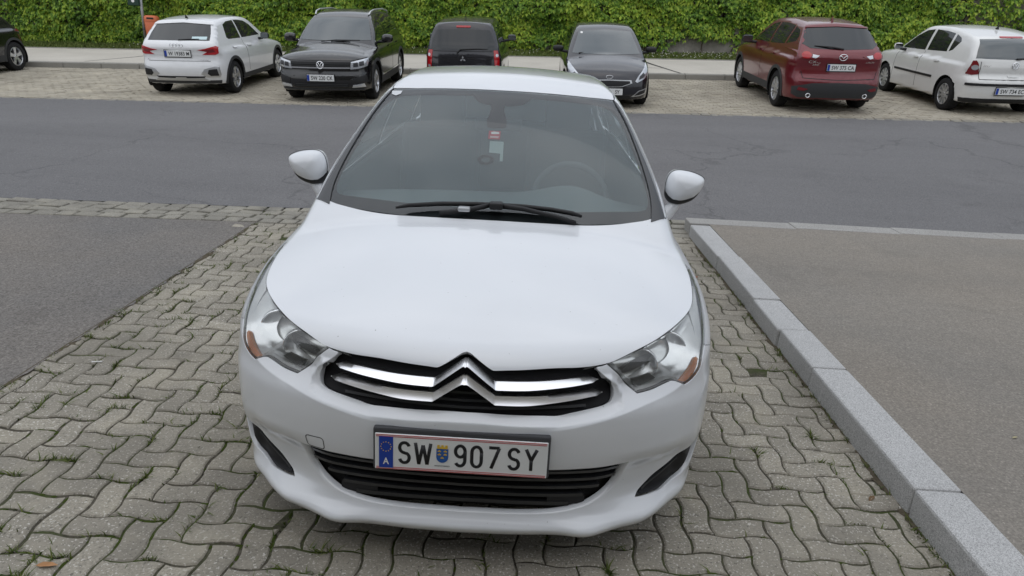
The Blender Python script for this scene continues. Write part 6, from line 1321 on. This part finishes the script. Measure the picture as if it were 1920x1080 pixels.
# moss cushions in the joints
M_MOSS = mat('moss', (.045, .062, .014), 1, spec=.1); Vm, Fm, nb = [], [], 0
for i in range(1500):
    X, Y, hor, a, b, t = joint_pt()
    if X > 0 and RNG.uniform() > .4: continue
    s_ = RNG.uniform(.004, .012); e = np.array([(1, 0, 0), (.5, .87, 0), (-.5, .87, 0), (-1, 0, 0), (-.5, -.87, 0), (.5, -.87, 0), (0, 0, .45)])*s_
    e = e*([RNG.uniform(1, 2.6), .7, 1] if hor else [.7, RNG.uniform(1, 2.6), 1]); Vm.append(e+[X, Y, -.006]); Fm += [(nb+k, nb+(k+1) % 6, nb+6) for k in range(6)]; nb += 7
tag(meshobj('joint_moss', np.vstack(Vm), Fm, M_MOSS, None, True), kind='stuff')
# ---------------------------------------------------------------- litter
def litter(name, label, cat, V, F, m, loc, rz=0, group=None):
    o = meshobj(name, V, F, m); o.location = loc; o.rotation_euler = (0, 0, rz); tag(o, label, cat, group); return o
mb = MB(); mb.tube([(-.03, 0, .004), (.0, 0, .004), (.018, 0, .004)], .0038, 8); o = mb.build('cigarette_butt', M_WHITE); o.location = (-1.98, 1.35, .005); o.rotation_euler = (0, 0, .25); tag(o, 'white cigarette butt at the edge of the left asphalt', 'litter')
def dry_leaf(loc, rz, label, col, s=1.0):
    V = [(-.035, 0, .004), (-.015, .010, .010), (.012, .011, .008), (.036, 0, .005), (.012, -.011, .010), (-.015, -.010, .008), (0, 0, .003)]; F = [(0, 6, 1), (1, 6, 2), (2, 6, 3), (3, 6, 4), (4, 6, 5), (5, 6, 0)]
    o = litter('dry_leaf', label, 'leaf', [(a*s, b*s, c*s) for a, b, c in V], F, mat('dry leaf %d' % int(col[0]*100), col, .8), loc, rz); return o
dry_leaf((-1.31, -.06, .002), .1, 'orange dry leaf on the pavers in the bottom left corner', (.42, .22, .10))
dry_leaf((1.60, .58, .0), .8, 'brown dry leaf in a paver joint near the kerb', (.16, .10, .05), .8)
dry_leaf((1.50, 3.35, .0), 1.2, 'reddish dry leaf between the white car and the kerb', (.25, .10, .05), .9)
dry_leaf((2.36, .93, .12), .4, 'small pale leaf on the right-hand pavement', (.40, .36, .22), .5)
# ---------------------------------------------------------------- dog-bag post and waste bin
px_, py_ = -12.38, 21.76; pz = float(H(px_, py_))
post = empty('dog_bag_post', (px_, py_, pz)); tag(post, 'grey metal post with a dark green dog-bag dispenser by the creeper', 'post')
mb = MB(); mb.tube([(0, 0, -.05), (-.02, 0, 2.6)], .045, 14); mb.build('pole', mat('galvanised steel', (.42, .43, .44), .45, .6), post, smooth=True)
mb = MB(); mb.box((-.20, -.08, 1.70), (.36, .10, .78)); db = mb.build('dispenser', mat('dark green enamel', (.008, .035, .022), .4), post, bevel=.02)
mb = MB(); mb.box((-.24, -.134, 1.62), (.20, .004, .22)); st_ = mb.build('dispenser_sticker', M_WHITE, db, bevel=.01)
mb = MB(); mb.box((-.25, -.138, 1.63), (.08, .002, .05)); mb.box((-.215, -.138, 1.665), (.04, .002, .04)); mb.box((-.28, -.138, 1.59), (.018, .002, .05)); mb.box((-.225, -.138, 1.59), (.018, .002, .05)); mb.build('sticker_print', mat('red print', (.4, .03, .03), .5), st_)
mb = MB(); mb.lathe([(.001, 0), (.05, 0), (.05, .003)], 16, Matrix.Translation((-.20, -.136, 1.45)) @ Matrix.Rotation(math.pi/2, 4, 'Z')); mb.build('round_sticker', M_WHITE, db)
bn = empty('waste_bin', (px_+.33, py_-.12, pz)); tag(bn, 'orange plastic waste bin fixed beside the grey post', 'bin'); M_ORG = mat('orange plastic', (.60, .155, .065), .45)
def ell(z, rx, ry, n=24): return [(rx*math.copysign(abs(math.cos(a))**.7, math.cos(a)), ry*math.copysign(abs(math.sin(a))**.7, math.sin(a)), z) for a in np.linspace(0, 2*math.pi, n+1)]
mb = MB(); mb.sheet([ell(.30, .17, .13), ell(.34, .185, .145), ell(.88, .215, .165), ell(.90, .205, .155)]); mb.add([(0, 0, .30)]+ell(.30, .17, .13), [(0, i+2, i+1) for i in range(24)]); mb.build('bin_body', M_ORG, bn, smooth=True)
mb = MB(); mb.sheet([ell(.86, .222, .172), ell(.90, .225, .175), ell(1.0, .215, .165), ell(1.04, .17, .13), ell(1.05, .01, .01)]); mb.build('bin_lid', M_ORG, bn, smooth=True)
mb = MB(); mb.box((.03, -.166, .955), (.22, .02, .055)); mb.build('bin_slot', M_BLACK, bn, bevel=.01)
mb = MB(); mb.box((-.26, .06, .62), (.12, .05, .06)); mb.build('bracket', M_DALLOY, bn)

# ---------------------------------------------------------------- the house behind the photographer (mirrored in paint and glass)
house = empty('apartment_house', (0, -6.2, 0)); tag(house, 'beige plastered house behind the photographer, mirrored in the white bonnet edge', 'building')
M_PLAST = mat('beige plaster', (.36, .33, .28), .9, spec=.2); _n = N(M_PLAST); _n.base(_n.mix(_n.noise(1.1, 5, .6, 'World', _n.coord('World')), (.29, .27, .235), (.21, .195, .17)))
HW = [(x, z) for z in (.9, 3.7) for x in (-9.5, -6.3, -3.1, 3.1, 6.3, 9.5)]+[(0, 3.7)]
xs2 = sorted(set([-12, 12]+[v for x in (-9.5, -6.3, -3.1, 0, 3.1, 6.3, 9.5) for v in (x-.6, x+.6)])); zs2 = [-.1, .9, 2.3, 3.7, 5.1, 6.4]; mb = MB()
for a, b in zip(xs2[:-1], xs2[1:]):
    for c, d in zip(zs2[:-1], zs2[1:]):
        if any(abs((a+b)/2-x) < .5 and abs((c+d)/2-(z+.7)) < .5 for x, z in HW): continue
        mb.add([(a, 0, c), (b, 0, c), (b, 0, d), (a, 0, d)], [(3, 2, 1, 0)])
mb.add([(-12, 0, -.1), (12, 0, -.1), (12, 0, 6.4), (-12, 0, 6.4), (-12, -5, -.1), (12, -5, -.1), (12, -5, 6.4), (-12, -5, 6.4)], [(4, 5, 6, 7), (0, 3, 7, 4), (1, 5, 6, 2), (3, 2, 6, 7)]); mb.build('wall', M_PLAST, house)
mb = MB(); mb.box((0, -2.3, 6.5), (24.8, 5.8, .22)); mb.build('roof', M_DALLOY, house, bevel=.03)
for x, z in HW:
    mb = MB()
    for c, d in (((x-.57, -.08, z+.7), (.06, .08, 1.4)), ((x+.57, -.08, z+.7), (.06, .08, 1.4)), ((x, -.08, z+.03), (1.08, .08, .06)), ((x, -.08, z+1.37), (1.08, .08, .06)), ((x, -.08, z+.7), (.06, .08, 1.28))): mb.box(c, d)
    w = mb.build('window', M_WHITE, house); mb = MB(); mb.box((x, -.10, z+.7), (1.1, .02, 1.3)); mb.build('pane', M_GLASSD, w); mb = MB(); mb.box((x, .05, z-.03), (1.3, .16, .05)); mb.build('sill', M_KERBF, w)
mb = MB(); mb.box((0, .03, 1.05), (1.1, .06, 2.1)); dr = mb.build('door', M_TRIM, house, bevel=.01); mb = MB(); mb.tube([(.42, .10, .98), (.42, .10, 1.12)], .015, 8); mb.build('handle', M_SATIN, dr)
